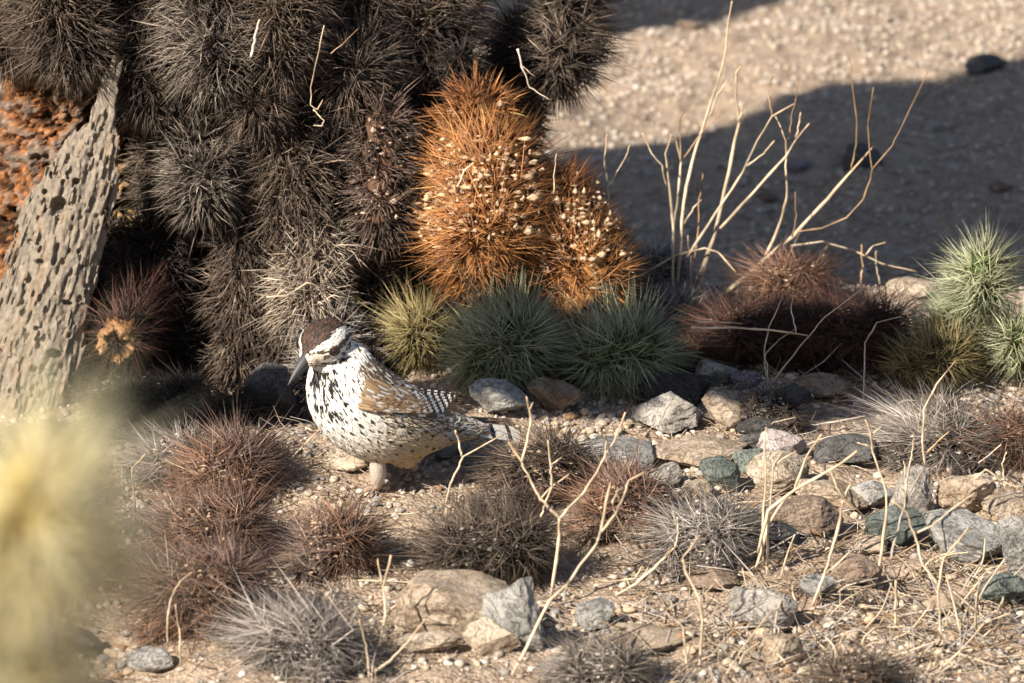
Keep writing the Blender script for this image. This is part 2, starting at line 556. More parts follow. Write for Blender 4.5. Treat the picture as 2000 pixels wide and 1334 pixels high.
rock_no = [0]
def rock(cx, cy, w, h, typ, label, seed=None, deep=0.8, tilt=0.0, sink=0.10, name='rock', cuts=13, rough=0.08, base=None):
    rock_no[0] += 1
    seed = seed or 100 + rock_no[0] * 7
    rs = RS(seed)
    g = onground(cx, base if base else cy + 0.42 * h)
    k = mpp(g)
    w *= 1.16; h *= 1.14
    W = w * k; Dp = W * deep
    Hh = max((h * k - 0.55 * Dp * math.sin(PITCH)) / math.cos(PITCH), 0.42 * h * k) * (1 + sink)
    Y = g[1] + Dp * 0.42
    p = atY(cx, cy, Y)
    gz = float(height(p[0], Y))
    z = p[2]
    if base is None:
        z = gz + Hh * (0.5 - sink)
    me = rock_mesh(seed, W, Dp, Hh, cuts, rough, 4 if w > 100 else 3)
    smooth_by_angle(me)
    o = link(name, me, RM[typ])
    o.location = (p[0], Y, z)
    o.rotation_euler = (rs.uniform(-.12, .12), tilt, rs.uniform(-.25, .25))
    return tag(o, label, 'rock')

ROCKS = [
    (975, 795, 112, 76, 'grey', 'wedge-shaped grey rock in shade just behind the bird\'s tail', .8, .1),
    (1085, 785, 100, 72, 'brown', 'dark brown rock against the foot of the pale green cactus joints', .8, 0),
    (1312, 775, 135, 82, 'black', 'black pitted rock behind the speckled pale rock, under the green joint', .8, 0),
    (1303, 822, 122, 84, 'pale', 'blocky speckled pale rock standing in front of the black rock', .8, 0),
    (1412, 818, 86, 68, 'tan', 'smooth orange-tan rock with a sloping top beside the speckled pale rock', .8, .3),
    (1368, 886, 190, 70, 'tan', 'broad flat tan slab lying in front of the speckled pale rock', .9, .08),
    (1527, 884, 98, 62, 'quartz', 'smooth pinkish white quartz stone sitting on the cream rock', .7, .1),
    (1520, 945, 112, 84, 'cream', 'knobbly cream rock beneath the pinkish white quartz stone', .8, 0),
    (1648, 882, 118, 66, 'dark', 'long dark grey mottled rock beside the grey spine tuft', .8, 0),
    (1490, 842, 96, 42, 'dark', 'flat smooth charcoal stone in shade behind the quartz', .9, 0),
    (1468, 868, 62, 40, 'dark', 'small charcoal stone wedged between flat slab and quartz', .8, 0),
    (1396, 736, 84, 54, 'pale', 'whitish rough rock at the edge of the dark dead joints', .8, .15),
    (1458, 752, 58, 36, 'violet', 'small dusky grey stone next to the whitish rough rock', .8, 0),
    (1612, 772, 116, 50, 'brown', 'rounded rusty brown stone below the shadowed dead joints', .8, 0),
    (1548, 778, 66, 36, 'dark', 'small dark stone touching the rusty brown stone', .8, 0),
    (1302, 932, 84, 52, 'pale', 'whitish lumpy rock at the near edge of the tan slab', .8, .05),
    (1412, 930, 82, 72, 'green', 'grey-green angular rock between the whitish lump and the cream rock', .8, 0),
    (1466, 908, 64, 46, 'green', 'small green-grey stone leaning on the tan slab edge', .8, .2),
    (1362, 958, 72, 42, 'cream', 'small cream stone in front of the grey-green rock', .8, 0),
    (1624, 968, 138, 66, 'tan', 'flat-topped greyish tan rock behind the reddish-brown block', .8, .1),
    (1572, 1016, 152, 78, 'brown', 'big reddish-brown block with a square shaded end', .8, .05),
    (1704, 978, 82, 62, 'grey', 'tilted grey-green slate beside the pale pointed rock', .7, .5),
    (1785, 972, 88, 112, 'pale', 'tall pale pointed rock standing among dry stems', .6, 0),
    (1738, 1046, 138, 92, 'green', 'dark green speckled boulder below the pale pointed rock', .8, 0),
    (1892, 978, 116, 76, 'tan', 'domed tan rock with rough top under the grey spine tuft', .8, 0),
    (1962, 1004, 122, 66, 'cream', 'layered cream rock adjoining the domed tan rock', .8, .1),
    (1880, 1076, 172, 100, 'grey', 'large grey granite rock with twig shadows on its face', .8, .15),
    (1990, 1085, 90, 132, 'grey', 'tall grey rock hard against the end of the granite rock', .8, 0),
    (1958, 1168, 92, 64, 'green', 'low grey-green rock in the gravel below the granite rock', .8, 0),
    (1488, 1204, 116, 84, 'pale', 'speckled light grey rock with a shaded slanted side in gravel', .8, .1),
    (1522, 1276, 86, 76, 'tan', 'yellowish tan block just below the speckled light grey rock', .8, 0),
    (1166, 1208, 76, 62, 'grey', 'small squarish grey rock under the pale forked twig', .8, 0),
    (1216, 898, 140, 66, 'grey', 'flat dull grey rock partly hidden behind the forked twig', .9, 0),
    (872, 888, 96, 44, 'grey', 'low grey and white stone lying under the bird\'s tail', .8, 0),
    (1310, 566, 120, 56, 'pale', 'pale rounded stone at the foot of the tall straw stems', .8, 0),
    (1785, 566, 100, 36, 'cream', 'pale stone at the rim of the wash behind dead joints', .8, 0),
    (690, 905, 120, 66, 'cream', 'sandy cream rock half buried beside the bird\'s leg', .8, 0),
    (1530, 1056, 84, 56, 'dark', 'round dark grey stone under the reddish-brown block', .8, 0),
    (1668, 1128, 96, 60, 'brown', 'brown stone among straw stems below the green boulder', .8, 0),
    (1590, 1150, 76, 46, 'grey', 'small grey stone in straw near the speckled light rock', .8, 0),
    (168, 1268, 66, 58, 'dark', 'dark stone beside the blurred yellow cactus', .8, 0),
    (300, 1306, 96, 48, 'grey', 'flat grey stone in gravel below the red-brown clump', .8, 0),
    (530, 785, 92, 110, 'dark', 'large smooth dusky rock in shade behind the bird\'s bill', .6, 0),  # dark stone colour stands for the shade this rock lies in
    (1840, 1190, 80, 44, 'tan', 'flattish tan stone in the gravel amid straw stalks', .8, 0),
    (1395, 1140, 110, 52, 'brown', 'low earthy brown stone beneath the grey spine mat', .8, 0),
    (1250, 1268, 170, 52, 'tan', 'low crusty tan rock flush with the gravel', .9, 0),
    (1700, 1075, 60, 40, 'tan', 'small tan stone tucked against the green boulder', .8, 0),
    (1225, 1040, 90, 46, 'tan', 'tan stone half covered by dark spine litter', .8, 0),
]
for (cx, cy, w_, h_, typ, lab, dp, tl) in ROCKS:
    rock(cx, cy, w_, h_, typ, lab, deep=dp, tilt=tl)
rock(897, 1205, 300, 150, 'tan', 'largest rock, broad mottled tan boulder with a grey broken side', deep=.7, tilt=.06, seed=5021)
rock(1000, 1215, 130, 140, 'grey', 'grey rough rock face joined beside the broad mottled boulder', deep=.5, tilt=.2, seed=5022)
rock(965, 1258, 104, 66, 'cream', 'white angular stone against the foot of the broad mottled boulder', deep=.6, tilt=.3, seed=5033)
rock(830, 1262, 130, 46, 'cream', 'long buff stone along the foot of the broad mottled boulder', deep=.5, seed=5034)

# stones out in the wash
def wash_stone(cx, cy, w_, h_, typ, lab):
    d = ray(cx, cy)
    z = -0.15
    t = (CAM[2] - z) / (-d[2]); p = CAM + d * t
    k = mpp(p); z = float(height(p[0], p[1]))
    me = rock_mesh(int(cx + cy), w_ * k, w_ * k * .8, h_ * k, 8)
    o = link('stone', me, RM[typ]); o.location = (p[0], p[1], z + h_ * k * .25)
    tag(o, lab, 'rock')
wash_stone(1680, 345, 96, 60, 'dark', 'dark blue-grey stone alone in the shaded wash')
wash_stone(1925, 142, 90, 40, 'dark', 'dark low stone near the lit strip of the wash')
wash_stone(1820, 242, 40, 24, 'pale', 'small whitish stone out in the shaded wash')
wash_stone(1560, 345, 70, 24, 'violet', 'flat dusky stone in the wash behind the straw stems')
wash_stone(1955, 365, 50, 26, 'brown', 'small brown stone in the wash above the green cactus')
wash_stone(1345, 60, 60, 30, 'brown', 'brown stone in the far shaded strip of the wash')
wash_stone(1500, 392, 44, 22, 'brown', 'small reddish stone among the wash gravel')

# pebbles one can pick out
PEB = [('cream pebble', 'small cream pebble lying loose on the gravel', 'loose cream pebbles', (0.39, 0.325, 0.25)),
       ('tan pebble', 'small tan pebble lying loose on the gravel', 'loose tan pebbles', (0.42, 0.31, 0.21)),
       ('grey pebble', 'small grey pebble lying loose on the gravel', 'loose grey pebbles', (0.26, 0.24, 0.22)),
       ('brown pebble', 'small rusty brown pebble lying loose on the gravel', 'loose rusty brown pebbles', (0.28, 0.16, 0.09))]
peb_me = {}
rs = RS(404)
for k, (nm, lab, grp, col) in enumerate(PEB):
    for q in range(3):
        rr = RS(900 + k * 10 + q)
        bv, bf = ICO[2]
        v = bv * (1 + .16 * fbm(bv * 1.7 + rr.rand(3) * 30, 2, q)[:, None])
        for c_ in range(5):
            n = nrm(rr.randn(3)); v = v - np.maximum(v @ n - .72, 0)[:, None] * n * .8
        v = v * np.array([.5, .42, .34])
        cc = np.tile(np.array(col), (len(v), 1)) * (1 + .25 * fbm(bv * 3, 2, q)[:, None])
        me = tri_mesh('pebble', v, bf, cc, True); me.materials.append(M['pebble'])
        peb_me[(k, q)] = me
zones = [(1050, 1240, 800, 860, 40, 20), (1050, 1350, 1180, 1320, 46, 24), (1380, 1700, 1200, 1325, 36, 26), (560, 880, 930, 1010, 40, 17),
         (180, 360, 1270, 1325, 24, 24), (1650, 1990, 1110, 1320, 44, 22), (840, 1060, 860, 1000, 10, 18), (1230, 1420, 860, 960, 14, 22), (560, 740, 1000, 1100, 10, 20)]
for (x0, x1, y0, y1, n, sz) in zones:
    for i in range(n):
        px, py = rs.uniform(x0, x1), rs.uniform(y0, y1)
        g = onground(px, py)
        k = rs.choice(4, p=[.36, .34, .2, .1])
        s = sz * rs.uniform(.55, 1.25) * mpp(g)
        o = bpy.data.objects.new('pebble', peb_me[(k, rs.randint(3))])
        scene.collection.objects.link(o)
        o.location = (g[0], g[1], g[2] + s * .2)
        o.scale = (s * rs.uniform(.8, 1.2), s * rs.uniform(.8, 1.2), s * rs.uniform(.7, 1.1))
        o.rotation_euler = (rs.uniform(-.3, .3), rs.uniform(-.3, .3), rs.uniform(0, 6.28))
        tag(o, PEB[k][1], 'pebble', PEB[k][2])

# ------------------------------------------------------------------ spiny joints
# kind: spine base colour, spine tip colour, core colour, flake colour
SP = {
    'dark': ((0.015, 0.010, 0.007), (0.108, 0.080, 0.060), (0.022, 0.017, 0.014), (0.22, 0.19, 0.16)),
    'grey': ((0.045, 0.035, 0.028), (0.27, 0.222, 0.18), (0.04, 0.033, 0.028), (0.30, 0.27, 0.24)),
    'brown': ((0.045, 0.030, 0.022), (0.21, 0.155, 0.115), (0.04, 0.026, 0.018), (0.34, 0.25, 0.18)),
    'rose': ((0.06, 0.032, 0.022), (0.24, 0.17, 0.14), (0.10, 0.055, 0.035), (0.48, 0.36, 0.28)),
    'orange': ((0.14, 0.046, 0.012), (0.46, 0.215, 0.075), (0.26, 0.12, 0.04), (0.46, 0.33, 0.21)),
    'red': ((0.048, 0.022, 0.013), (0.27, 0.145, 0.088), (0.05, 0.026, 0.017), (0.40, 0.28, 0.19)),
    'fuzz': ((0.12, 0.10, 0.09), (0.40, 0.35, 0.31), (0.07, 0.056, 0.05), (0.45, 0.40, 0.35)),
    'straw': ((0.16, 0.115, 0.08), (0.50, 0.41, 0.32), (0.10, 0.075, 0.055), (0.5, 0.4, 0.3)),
    'shade_black': ((0.006, 0.005, 0.004), (0.050, 0.038, 0.030), (0.006, 0.005, 0.004), (0.12, 0.1, 0.08)),  # near-black joint colour that stands for deep shade in the hollow and gaps
    'darkred': ((0.016, 0.007, 0.005), (0.11, 0.05, 0.034), (0.015, 0.008, 0.006), (0.2, 0.15, 0.12)),  # dark red; on the big fallen joints it also holds their shade
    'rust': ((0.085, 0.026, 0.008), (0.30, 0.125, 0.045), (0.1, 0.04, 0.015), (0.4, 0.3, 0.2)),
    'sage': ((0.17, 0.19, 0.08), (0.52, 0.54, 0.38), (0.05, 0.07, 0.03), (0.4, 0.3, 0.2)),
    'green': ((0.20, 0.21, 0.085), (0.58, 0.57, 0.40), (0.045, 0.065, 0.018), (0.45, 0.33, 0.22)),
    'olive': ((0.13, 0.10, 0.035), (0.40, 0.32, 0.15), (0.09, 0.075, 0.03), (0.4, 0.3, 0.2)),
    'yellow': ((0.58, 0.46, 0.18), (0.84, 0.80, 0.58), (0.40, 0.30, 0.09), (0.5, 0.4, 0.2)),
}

ALT = {'dark': 'brown', 'grey': 'dark', 'brown': 'dark', 'rose': 'dark', 'orange': 'rust', 'rust': 'orange', 'red': 'rose', 'fuzz': 'grey', 'straw': 'brown', 'green': 'sage'}
def capsule_axis(p0, p1, n=24):
    return p0[None] + (p1 - p0)[None] * np.linspace(0, 1, n)[:, None]

def capsule_mesh(p0, p1, r, seed, nu=26, nv=28, tub=0.14):
    ax = p1 - p0; L = np.linalg.norm(ax); T = nrm(ax) if L > 1e-6 else np.array([0, 0, 1.])
    N = nrm(np.cross(T, [0.3, 0.8, 0.1])); B = np.cross(T, N)
    t = np.linspace(0, 1, nv)
    tot = L + math.pi * r
    s = t * tot
    a0 = math.pi * r / 2
    z = np.where(s < a0, -r * np.cos(s / r), np.where(s > a0 + L, L + r * np.sin((s - a0 - L) / r), s - a0))
    rad = np.where(s < a0, r * np.sin(s / r), np.where(s > a0 + L, r * np.cos((s - a0 - L) / r), r))
    th = np.linspace(0, 2 * math.pi, nu, endpoint=False)
    TH, Zz = np.meshgrid(th, z, indexing='ij')
    RR = np.tile(np.maximum(rad, r * .02), (nu, 1))
    bump = np.cos(TH * 7 + Zz / r * 3.2) * np.cos(TH * 5 - Zz / r * 4.1)
    RR = RR * (1 + tub * bump)
    v = p0 + T * Zz[..., None] + RR[..., None] * (np.cos(TH)[..., None] * N + np.sin(TH)[..., None] * B)
    v = v.reshape(-1, 3)
    v = v + nrm(v - (p0 + p1) / 2) * (r * .28 * fbm(v / r * 1.3, 3, seed))[:, None]
    return v, grid_faces(nu, nv, True)

def spine_cloud(p0, p1, rc, n_are, per, L, width, colb, colt, rs, spread=0.75, droop=0.0, bend=0.0, cvar=0.35, lvar=0.35, seg2=False, flow=None, tuft=.55, alt=None):
    ax = p1 - p0; Ln = np.linalg.norm(ax); T = nrm(ax) if Ln > 1e-6 else np.array([0, 0, 1.])
    N = nrm(np.cross(T, [0.3, 0.8, 0.1])); B = np.cross(T, N)
    i = np.arange(n_are) + .5
    tot = Ln + 2 * rc
    s = (i / n_are) * tot - rc                     # equal area along a capsule
    s = np.clip(s + rs.randn(n_are) * rc * .03, -rc * .999, Ln + rc * .999)
    th = i * 2.39996 + rs.randn(n_are) * .12
    over = np.where(s < 0, s, np.where(s > Ln, s - Ln, 0)) / rc
    rr = np.sqrt(np.maximum(1 - over ** 2, 0))
    nor = T * over[:, None] + rr[:, None] * (np.cos(th)[:, None] * N + np.sin(th)[:, None] * B)
    pos = p0 + T * np.clip(s, 0, Ln)[:, None] + nor * rc * 0.97
    off = rs.rand(3) * 60
    lump = fbm(pos / rc * 1.1 + off, 2, 7)
    ok = lump + .5 * rs.randn(n_are) > -0.75
    pos, nor, lump = pos[ok], nor[ok], lump[ok]; n_are = len(pos)
    n = n_are * per
    tilt = np.stack([fbm(pos / rc * 2.6 + off + 9 * q, 2, 11 + q) for q in range(3)], -1) * tuft + rs.randn(n_are, 3) * tuft * .35
    tilt = np.repeat(tilt, per, 0)
    lmod = np.repeat(1 + .32 * lump + .16 * rs.randn(n_are), per, 0)
    pos = np.repeat(pos, per, 0) + rs.randn(n, 3) * rc * 0.03
    nor = np.repeat(nor, per, 0)
    d = nor + rs.randn(n, 3) * spread * 0.6 + tilt
    d = nrm(d)
    neg = np.sum(d * nor, -1) < 0.05
    d[neg] = nrm(d[neg] + nor[neg] * 0.8)
    if flow is not None:
        d = nrm(d + np.asarray(flow) * rs.uniform(.4, 1.0, (n, 1)))
    d[:, 2] -= droop * rs.rand(n); d = nrm(d)
    l = L * (1 - lvar + 2 * lvar * rs.rand(n) ** .8) * np.where(rs.rand(n) < .12, 1.3, 1) * np.clip(lmod, .35, 1.7)
    p = nrm(np.cross(d, rs.randn(n, 3))); q = np.cross(d, p)
    wd = width * rs.uniform(.7, 1.25, n)
    tone = np.exp(rs.randn(n, 1) * cvar)
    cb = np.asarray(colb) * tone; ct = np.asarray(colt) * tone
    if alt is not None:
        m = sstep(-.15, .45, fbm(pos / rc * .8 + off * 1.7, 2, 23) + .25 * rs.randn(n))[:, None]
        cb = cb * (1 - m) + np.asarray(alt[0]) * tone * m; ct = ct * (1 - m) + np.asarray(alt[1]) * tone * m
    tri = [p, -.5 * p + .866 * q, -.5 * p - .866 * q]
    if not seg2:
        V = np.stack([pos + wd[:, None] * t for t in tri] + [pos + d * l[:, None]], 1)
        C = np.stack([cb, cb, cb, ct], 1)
        F = np.array([[0, 1, 3], [1, 2, 3], [2, 0, 3]])
        m = 4
    else:
        sagv = rs.randn(n, 3) * bend; sagv[:, 2] -= bend * 1.3
        midp = pos + d * (l * .55)[:, None]
        tip = midp + nrm(d + sagv) * (l * .45)[:, None]
        V = np.stack([pos + wd[:, None] * t for t in tri] + [midp + .62 * wd[:, None] * t for t in tri] + [tip], 1)
        cm = cb * .45 + ct * .55
        C = np.stack([cb, cb, cb, cm, cm, cm, ct], 1)
        F = np.array([[0, 1, 4], [0, 4, 3], [1, 2, 5], [1, 5, 4], [2, 0, 3], [2, 3, 5], [3, 4, 6], [4, 5, 6], [5, 3, 6]])
        m = 7
    return V.reshape(-1, 3), (F[None] + (np.arange(n) * m)[:, None, None]).reshape(-1, 3), C.reshape(-1, 3)

def flakes(p0, p1, rc, n, size, col, rs):
    ax = p1 - p0; T = nrm(ax + 1e-9)
    t = rs.rand(n)
    d = nrm(rs.randn(n, 3)); d = nrm(d - T * np.sum(d * T, -1, keepdims=True) * .7)
    pos = p0 + ax * t[:, None] + d * rc * rs.uniform(.95, 1.4, (n, 1))
    bv, bf = ICO['oct']
    s = size * rs.uniform(.4, 1.3, (n, 1, 1))
    V = bv[None] * (1 + 1.1 * (rs.rand(n, 6, 1) - .5)) * np.stack([rs.uniform(.35, 1.6, n), rs.uniform(.3, 1.2, n), rs.uniform(.3, 1.2, n)], -1)[:, None] * s * .5
    V = V + pos[:, None]
    c = np.asarray(col) * rs.uniform(.6, 1.25, (n, 1))
    return V.reshape(-1, 3), (bf[None] + (np.arange(n) * 6)[:, None, None]).reshape(-1, 3), np.repeat(c, 6, 0)

jno = [0]
def joint(parent, p0, p1, R, kind, dens=1.0, core=0.42, spread=0.8, droop=0.0, seg2=False, bend=.25, width=0.00042, nfl=0, flsize=0.0035, top=None, name='joint', per=9, mat='spine', flow=None, cvar=.42, lvar=.35, tuft=.55, flat=1.0):
    """one cactus joint: a tubercled core with a sub-part of spines; p0,p1 core axis ends, R outer radius of the spine ball"""
    jno[0] += 1
    rs = RS(3000 + jno[0] * 13)
    p0 = np.asarray(p0, float); p1 = np.asarray(p1, float)
    cb, ct, cc, cf = SP[kind]
    rc = R * core
    v, f = capsule_mesh(p0, p1, rc, jno[0])
    zc = min(p0[2], p1[2]) - rc * .3
    if flat != 1.0:
        v[:, 2] = zc + (v[:, 2] - zc) * flat
    mott = 1 + .5 * fbm(v * 220, 3, jno[0])[:, None]
    me = tri_mesh('joint', v, f, np.asarray(cc) * mott, True)
    org = (p0 + p1) / 2
    if top is not None:
        o = link(name, me, M['core'], None, org)
        tag(o, *top)
    else:
        o = link(name, me, M['core'], parent, org)
    area = (2 * math.pi * R * np.linalg.norm(p1 - p0) + 4 * math.pi * R * R)
    n_are = int(max(60, dens * area / (0.0042 ** 2) * 0.30))
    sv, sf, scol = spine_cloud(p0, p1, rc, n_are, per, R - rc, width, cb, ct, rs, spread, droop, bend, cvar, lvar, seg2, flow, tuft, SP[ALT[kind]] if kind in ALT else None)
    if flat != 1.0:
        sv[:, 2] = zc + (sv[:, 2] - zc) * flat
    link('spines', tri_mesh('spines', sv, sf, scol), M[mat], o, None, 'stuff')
    if nfl:
        fv, ff, fc = flakes(p0, p1, rc * 1.15, nfl, flsize, cf, rs)
        if flat != 1.0:
            fv[:, 2] = zc + (fv[:, 2] - zc) * flat
        link('flakes', tri_mesh('flakes', fv, ff, fc), M['flake'], o, None, 'stuff')
    return o

def jpx(parent, x0, y0, Y0, x1, y1, Y1, Rpx, kind, **kw):
    a, b = atY(x0, y0, Y0), atY(x1, y1, Y1)
    R = Rpx * mpp(a)
    # px ends are the outer ends of the spine ball: pull the core axis in by R
    return joint(parent, a, b, R, kind, **kw)

# ---- the big dead cholla
base = onground(250, 770)
big = thing('cholla_cactus', (base[0], base[1] + .1, base[2]), 'large old cholla with blackened hanging dead joints and orange bark', 'cactus')

def bark_trunk(parent, pts, rads, name, seed, amp=0.012, ns=14, nu=90):
    ax = catmull(pts, ns)
    rr = catmull([[r, 0, 0] for r in rads], ns)[:, 0]
    n = len(ax)
    T = nrm(np.gradient(ax, axis=0)); N = nrm(np.cross(T, [0, 1, 0.05])); B = np.cross(T, N)
    th = np.linspace(0, 2 * math.pi, nu, endpoint=False)
    dirs = np.cos(th)[:, None, None] * N[None] + np.sin(th)[:, None, None] * B[None]
    P = ax[None] + dirs * rr[None, :, None]
    q = P.copy(); q[..., 2] *= .35
    n1 = fbm(q * 62, 4, seed); n2 = fbm(P * 170, 4, seed + 4, .65)
    ridg = 1 - np.abs(fbm(q * 24 + 4, 3, seed + 9)) * 2
    disp = amp * (.6 * n1 + .55 * n2 + .45 * ridg)
    P = P + dirs * disp[..., None]
    d = (disp / amp)
    orange = np.array([0.25, 0.10, 0.035]); gold = np.array([0.42, 0.25, 0.08]); grey = np.array([0.15, 0.11, 0.085]); dk = np.array([0.035, 0.02, 0.012])
    a = sstep(-.5, .1, d + .4 * n2)[..., None]; b = sstep(.05, .55, d + .3 * n2)[..., None]
    g = sstep(.1, .5, fbm(P * 14, 3, seed + 20))[..., None]
    c = dk * (1 - a) + a * ((orange * (1 - g) + gold * g) * (1 - b) + grey * b)
    c = c * (1 + .55 * fbm(P * 420, 2, seed + 31)[..., None])
    o = link(name, tri_mesh(name, P.reshape(-1, 3), grid_faces(nu, n, True), c.reshape(-1, 3), True), M['bark'], parent)
    return o

t0 = onground(110, 720)
def tp(px, py, Y): return atY(px, py, Y)
bark_trunk(big, [tp(120, 760, .02) - [0, 0, .02], tp(120, 560, .02), tp(125, 300, .03), tp(150, 60, .04), tp(200, -300, .06), tp(260, -900, .08), tp(300, -1800, .1)],
           [.075, .066, .062, .060, .058, .05, .04], 'trunk', 3, ns=50, nu=240)
bark_trunk(big, [tp(420, 800, .1) - [0, 0, .02], tp(450, 500, .08), tp(520, 200, .07), tp(640, -60, .07), tp(760, -400, .08), tp(860, -900, .1)],
           [.06, .06, .055, .05, .045, .03], 'limb', 8)

H = dict(seg2=True, bend=.16, dens=.54, width=.00062, tuft=.42)
# rows of dead joints (photo pixels of the core axis, depth, outer radius, kind)
DEAD = [
    (110, -40, -.06, 130, 90, -.075, 125, 'dark', dict(droop=.5)),
    (20, 10, -.03, 30, 90, -.04, 90, 'dark', dict(droop=.5)),
    (275, 40, -.04, 290, 170, -.055, 98, 'dark', dict(droop=.6)),
    (410, -30, -.05, 425, 110, -.075, 118, 'grey', dict(droop=.3)),
    (545, -40, -.05, 540, 90, -.07, 112, 'brown', dict(droop=.4)),
    (690, -50, .03, 690, 30, .02, 118, 'dark', dict(droop=.3)),
    (850, -50, .06, 825, 80, .03, 122, 'dark', dict(droop=.15, nfl=160, spread=.5)),
    (705, 110, .0, 690, 155, -.04, 108, 'dark', dict(droop=.35, nfl=110, spread=.55)),
    (1115, -60, .12, 1095, 120, .10, 112, 'dark', dict(droop=.1, nfl=110, spread=.5, seg2=False)),
    (510, 150, -.06, 505, 215, -.075, 92, 'brown', dict(droop=.7, nfl=60)),
    (390, 290, -.06, 400, 365, -.085, 100, 'grey', dict(droop=.1, spread=.6)),
    (325, 300, -.02, 330, 420, -.03, 88, 'dark', dict(droop=.5)),
    (560, 270, -.05, 575, 400, -.07, 112, 'brown', dict(droop=1.2)),
    (745, 250, -.05, 745, 420, -.07, 92, 'rose', dict(droop=.3, nfl=150, spread=.5)),
    (930, 230, -.03, 935, 310, -.04, 98, 'rust', dict(droop=.1, nfl=200, flsize=.004, spread=.6, core=.5)),
    (945, 340, -.06, 945, 480, -.10, 146, 'orange', dict(droop=.15, nfl=720, flsize=.0056, spread=.7, seg2=False, core=.55, dens=.6)),
    (1085, 420, -.05, 1135, 545, -.09, 128, 'orange', dict(droop=.2, nfl=560, flsize=.0056, spread=.7, seg2=False, core=.55, dens=.6)),
    (615, 470, -.07, 610, 590, -.10, 112, 'straw', dict(droop=.9)),
    (480, 480, -.07, 470, 720, -.09, 92, 'brown', dict(droop=1.3)),
    (255, 520, -.05, 300, 560, -.05, 82, 'dark', dict(droop=.4)),
    (720, 500, -.03, 720, 560, -.04, 92, 'brown', dict(droop=.9)),
    (645, 650, -.12, 640, 800, -.14, 82, 'fuzz', dict(droop=.1, spread=.8)),
    (612, 730, -.15, 610, 830, -.16, 62, 'fuzz', dict(droop=.1, spread=.8)),
    (340, 600, .0, 340, 740, .0, 100, 'dark', dict(droop=.4)),
    (840, 200, .02, 840, 420, .02, 105, 'dark', dict(droop=.4)),
    (1010, 80, .14, 1000, 280, .14, 85, 'dark', dict(droop=.4, dens=.6)),
    (1020, 400, .0, 1040, 520, -.01, 90, 'red', dict(droop=.3, nfl=60)),
    (430, 300, .01, 440, 560, .0, 115, 'dark', dict(droop=.4, dens=.7)),
    (640, 160, .02, 650, 420, .02, 120, 'dark', dict(droop=.4, dens=.7)),
    (400, 640, -.05, 410, 800, -.06, 85, 'shade_black', dict(droop=1.0)),  # added joints, coloured near black for the shade of the hollow
    (320, 590, -.06, 335, 770, -.08, 88, 'shade_black', dict(droop=.8)),
    (190, 560, -.05, 200, 740, -.06, 74, 'shade_black', dict(droop=.6)),
    (300, 470, -.05, 320, 540, -.06, 80, 'shade_black', dict(droop=.6)),
    (900, 120, .0, 905, 190, .0, 60, 'shade_black', dict(droop=.4)),  # near-black filler for the shaded gaps between joints
    (620, 230, -.05, 640, 300, -.05, 60, 'shade_black', dict(droop=.8)),
    (560, 640, -.08, 540, 700, -.09, 80, 'brown', dict(droop=1.2)),
    (200, 470, -.04, 230, 560, -.04, 75, 'dark', dict(droop=.5)),
    (790, 470, -.02, 800, 540, -.03, 80, 'brown', dict(droop=.8)),
    (1190, 470, .0, 1210, 520, .0, 62, 'straw', dict(droop=.3, dens=.5)),
    (240, -60, .0, 250, 80, .0, 115, 'dark', dict(droop=.4, dens=.7)),
]
for (x0, y0, Y0, x1, y1, Y1, R, kind, kw) in DEAD:
    k = dict(H); k.update(kw)
    jpx(big, x0, y0, Y0, x1, y1, Y1, R, kind, **k)

# broken joint facing the camera, with its ragged hollow end
pe = atY(238, 655, -.135); pb = pe + np.array([.012, .055, .008])
st = joint(big, pb, pe, 98 * mpp(pe), 'darkred', dens=.34, core=.36, spread=.75, seg2=False, name='broken_joint', width=.0005)
A = Acc()
ax = nrm(pe - pb); N = nrm(np.cross(ax, [0, 0, 1])); B = np.cross(ax, N)
th = np.linspace(0, 2 * math.pi, 40, endpoint=False); rsx = RS(5)
prof = [(.014, -.004), (.0135, .008), (.0115, .0115), (.0085, .0105), (.0065, .008), (.0055, -.002), (.0005, -.008)]
P = np.array([[pe + ax * (.006 + z * (1 + .25 * math.sin(5 * t) + .2 * rsx.randn())) + (N * math.cos(t) + B * math.sin(t) * 1.1) * r * (1 + .08 * rsx.randn()) for (r, z) in prof] for t in th])
cols = np.array([[(.16, .07, .03), (.24, .12, .05), (.30, .18, .09), (.20, .11, .05), (.09, .06, .035), (.02, .018, .014), (.015, .014, .012)]] * 40) * (.7 + .6 * rsx.rand(40, 7, 1))
A.add(P.reshape(-1, 3), grid_faces(40, 7, True)[:, ::-1], cols.reshape(-1, 3))
link('broken_end', A.mesh('broken_end', True), M['core'], big)

# limbs above the frame: the rest of the same cactus (they shade the ground beside it)
rsu = RS(71)
def arm(pts, R, kind='dark', dens=.32):
    pts = [np.asarray(p, float) for p in pts]
    for a, b in zip(pts[:-1], pts[1:]):
        joint(big, a, b, R, kind, dens=dens, droop=.3, seg2=False, core=.5, width=.0006)
for (x, z, r) in [(-.30, .46, .07), (-.22, .52, .07), (-.34, .58, .07), (-.26, .66, .07), (-.14, .50, .06)]:
    Yv = .10 + rsu.uniform(-.03, .05)
    joint(big, np.array([x - .02, Yv, z - .05]), np.array([x + rsu.uniform(-.02, .03), Yv, z + .05]), r, 'dark', dens=.22, core=.62, width=.0008, droop=.3)

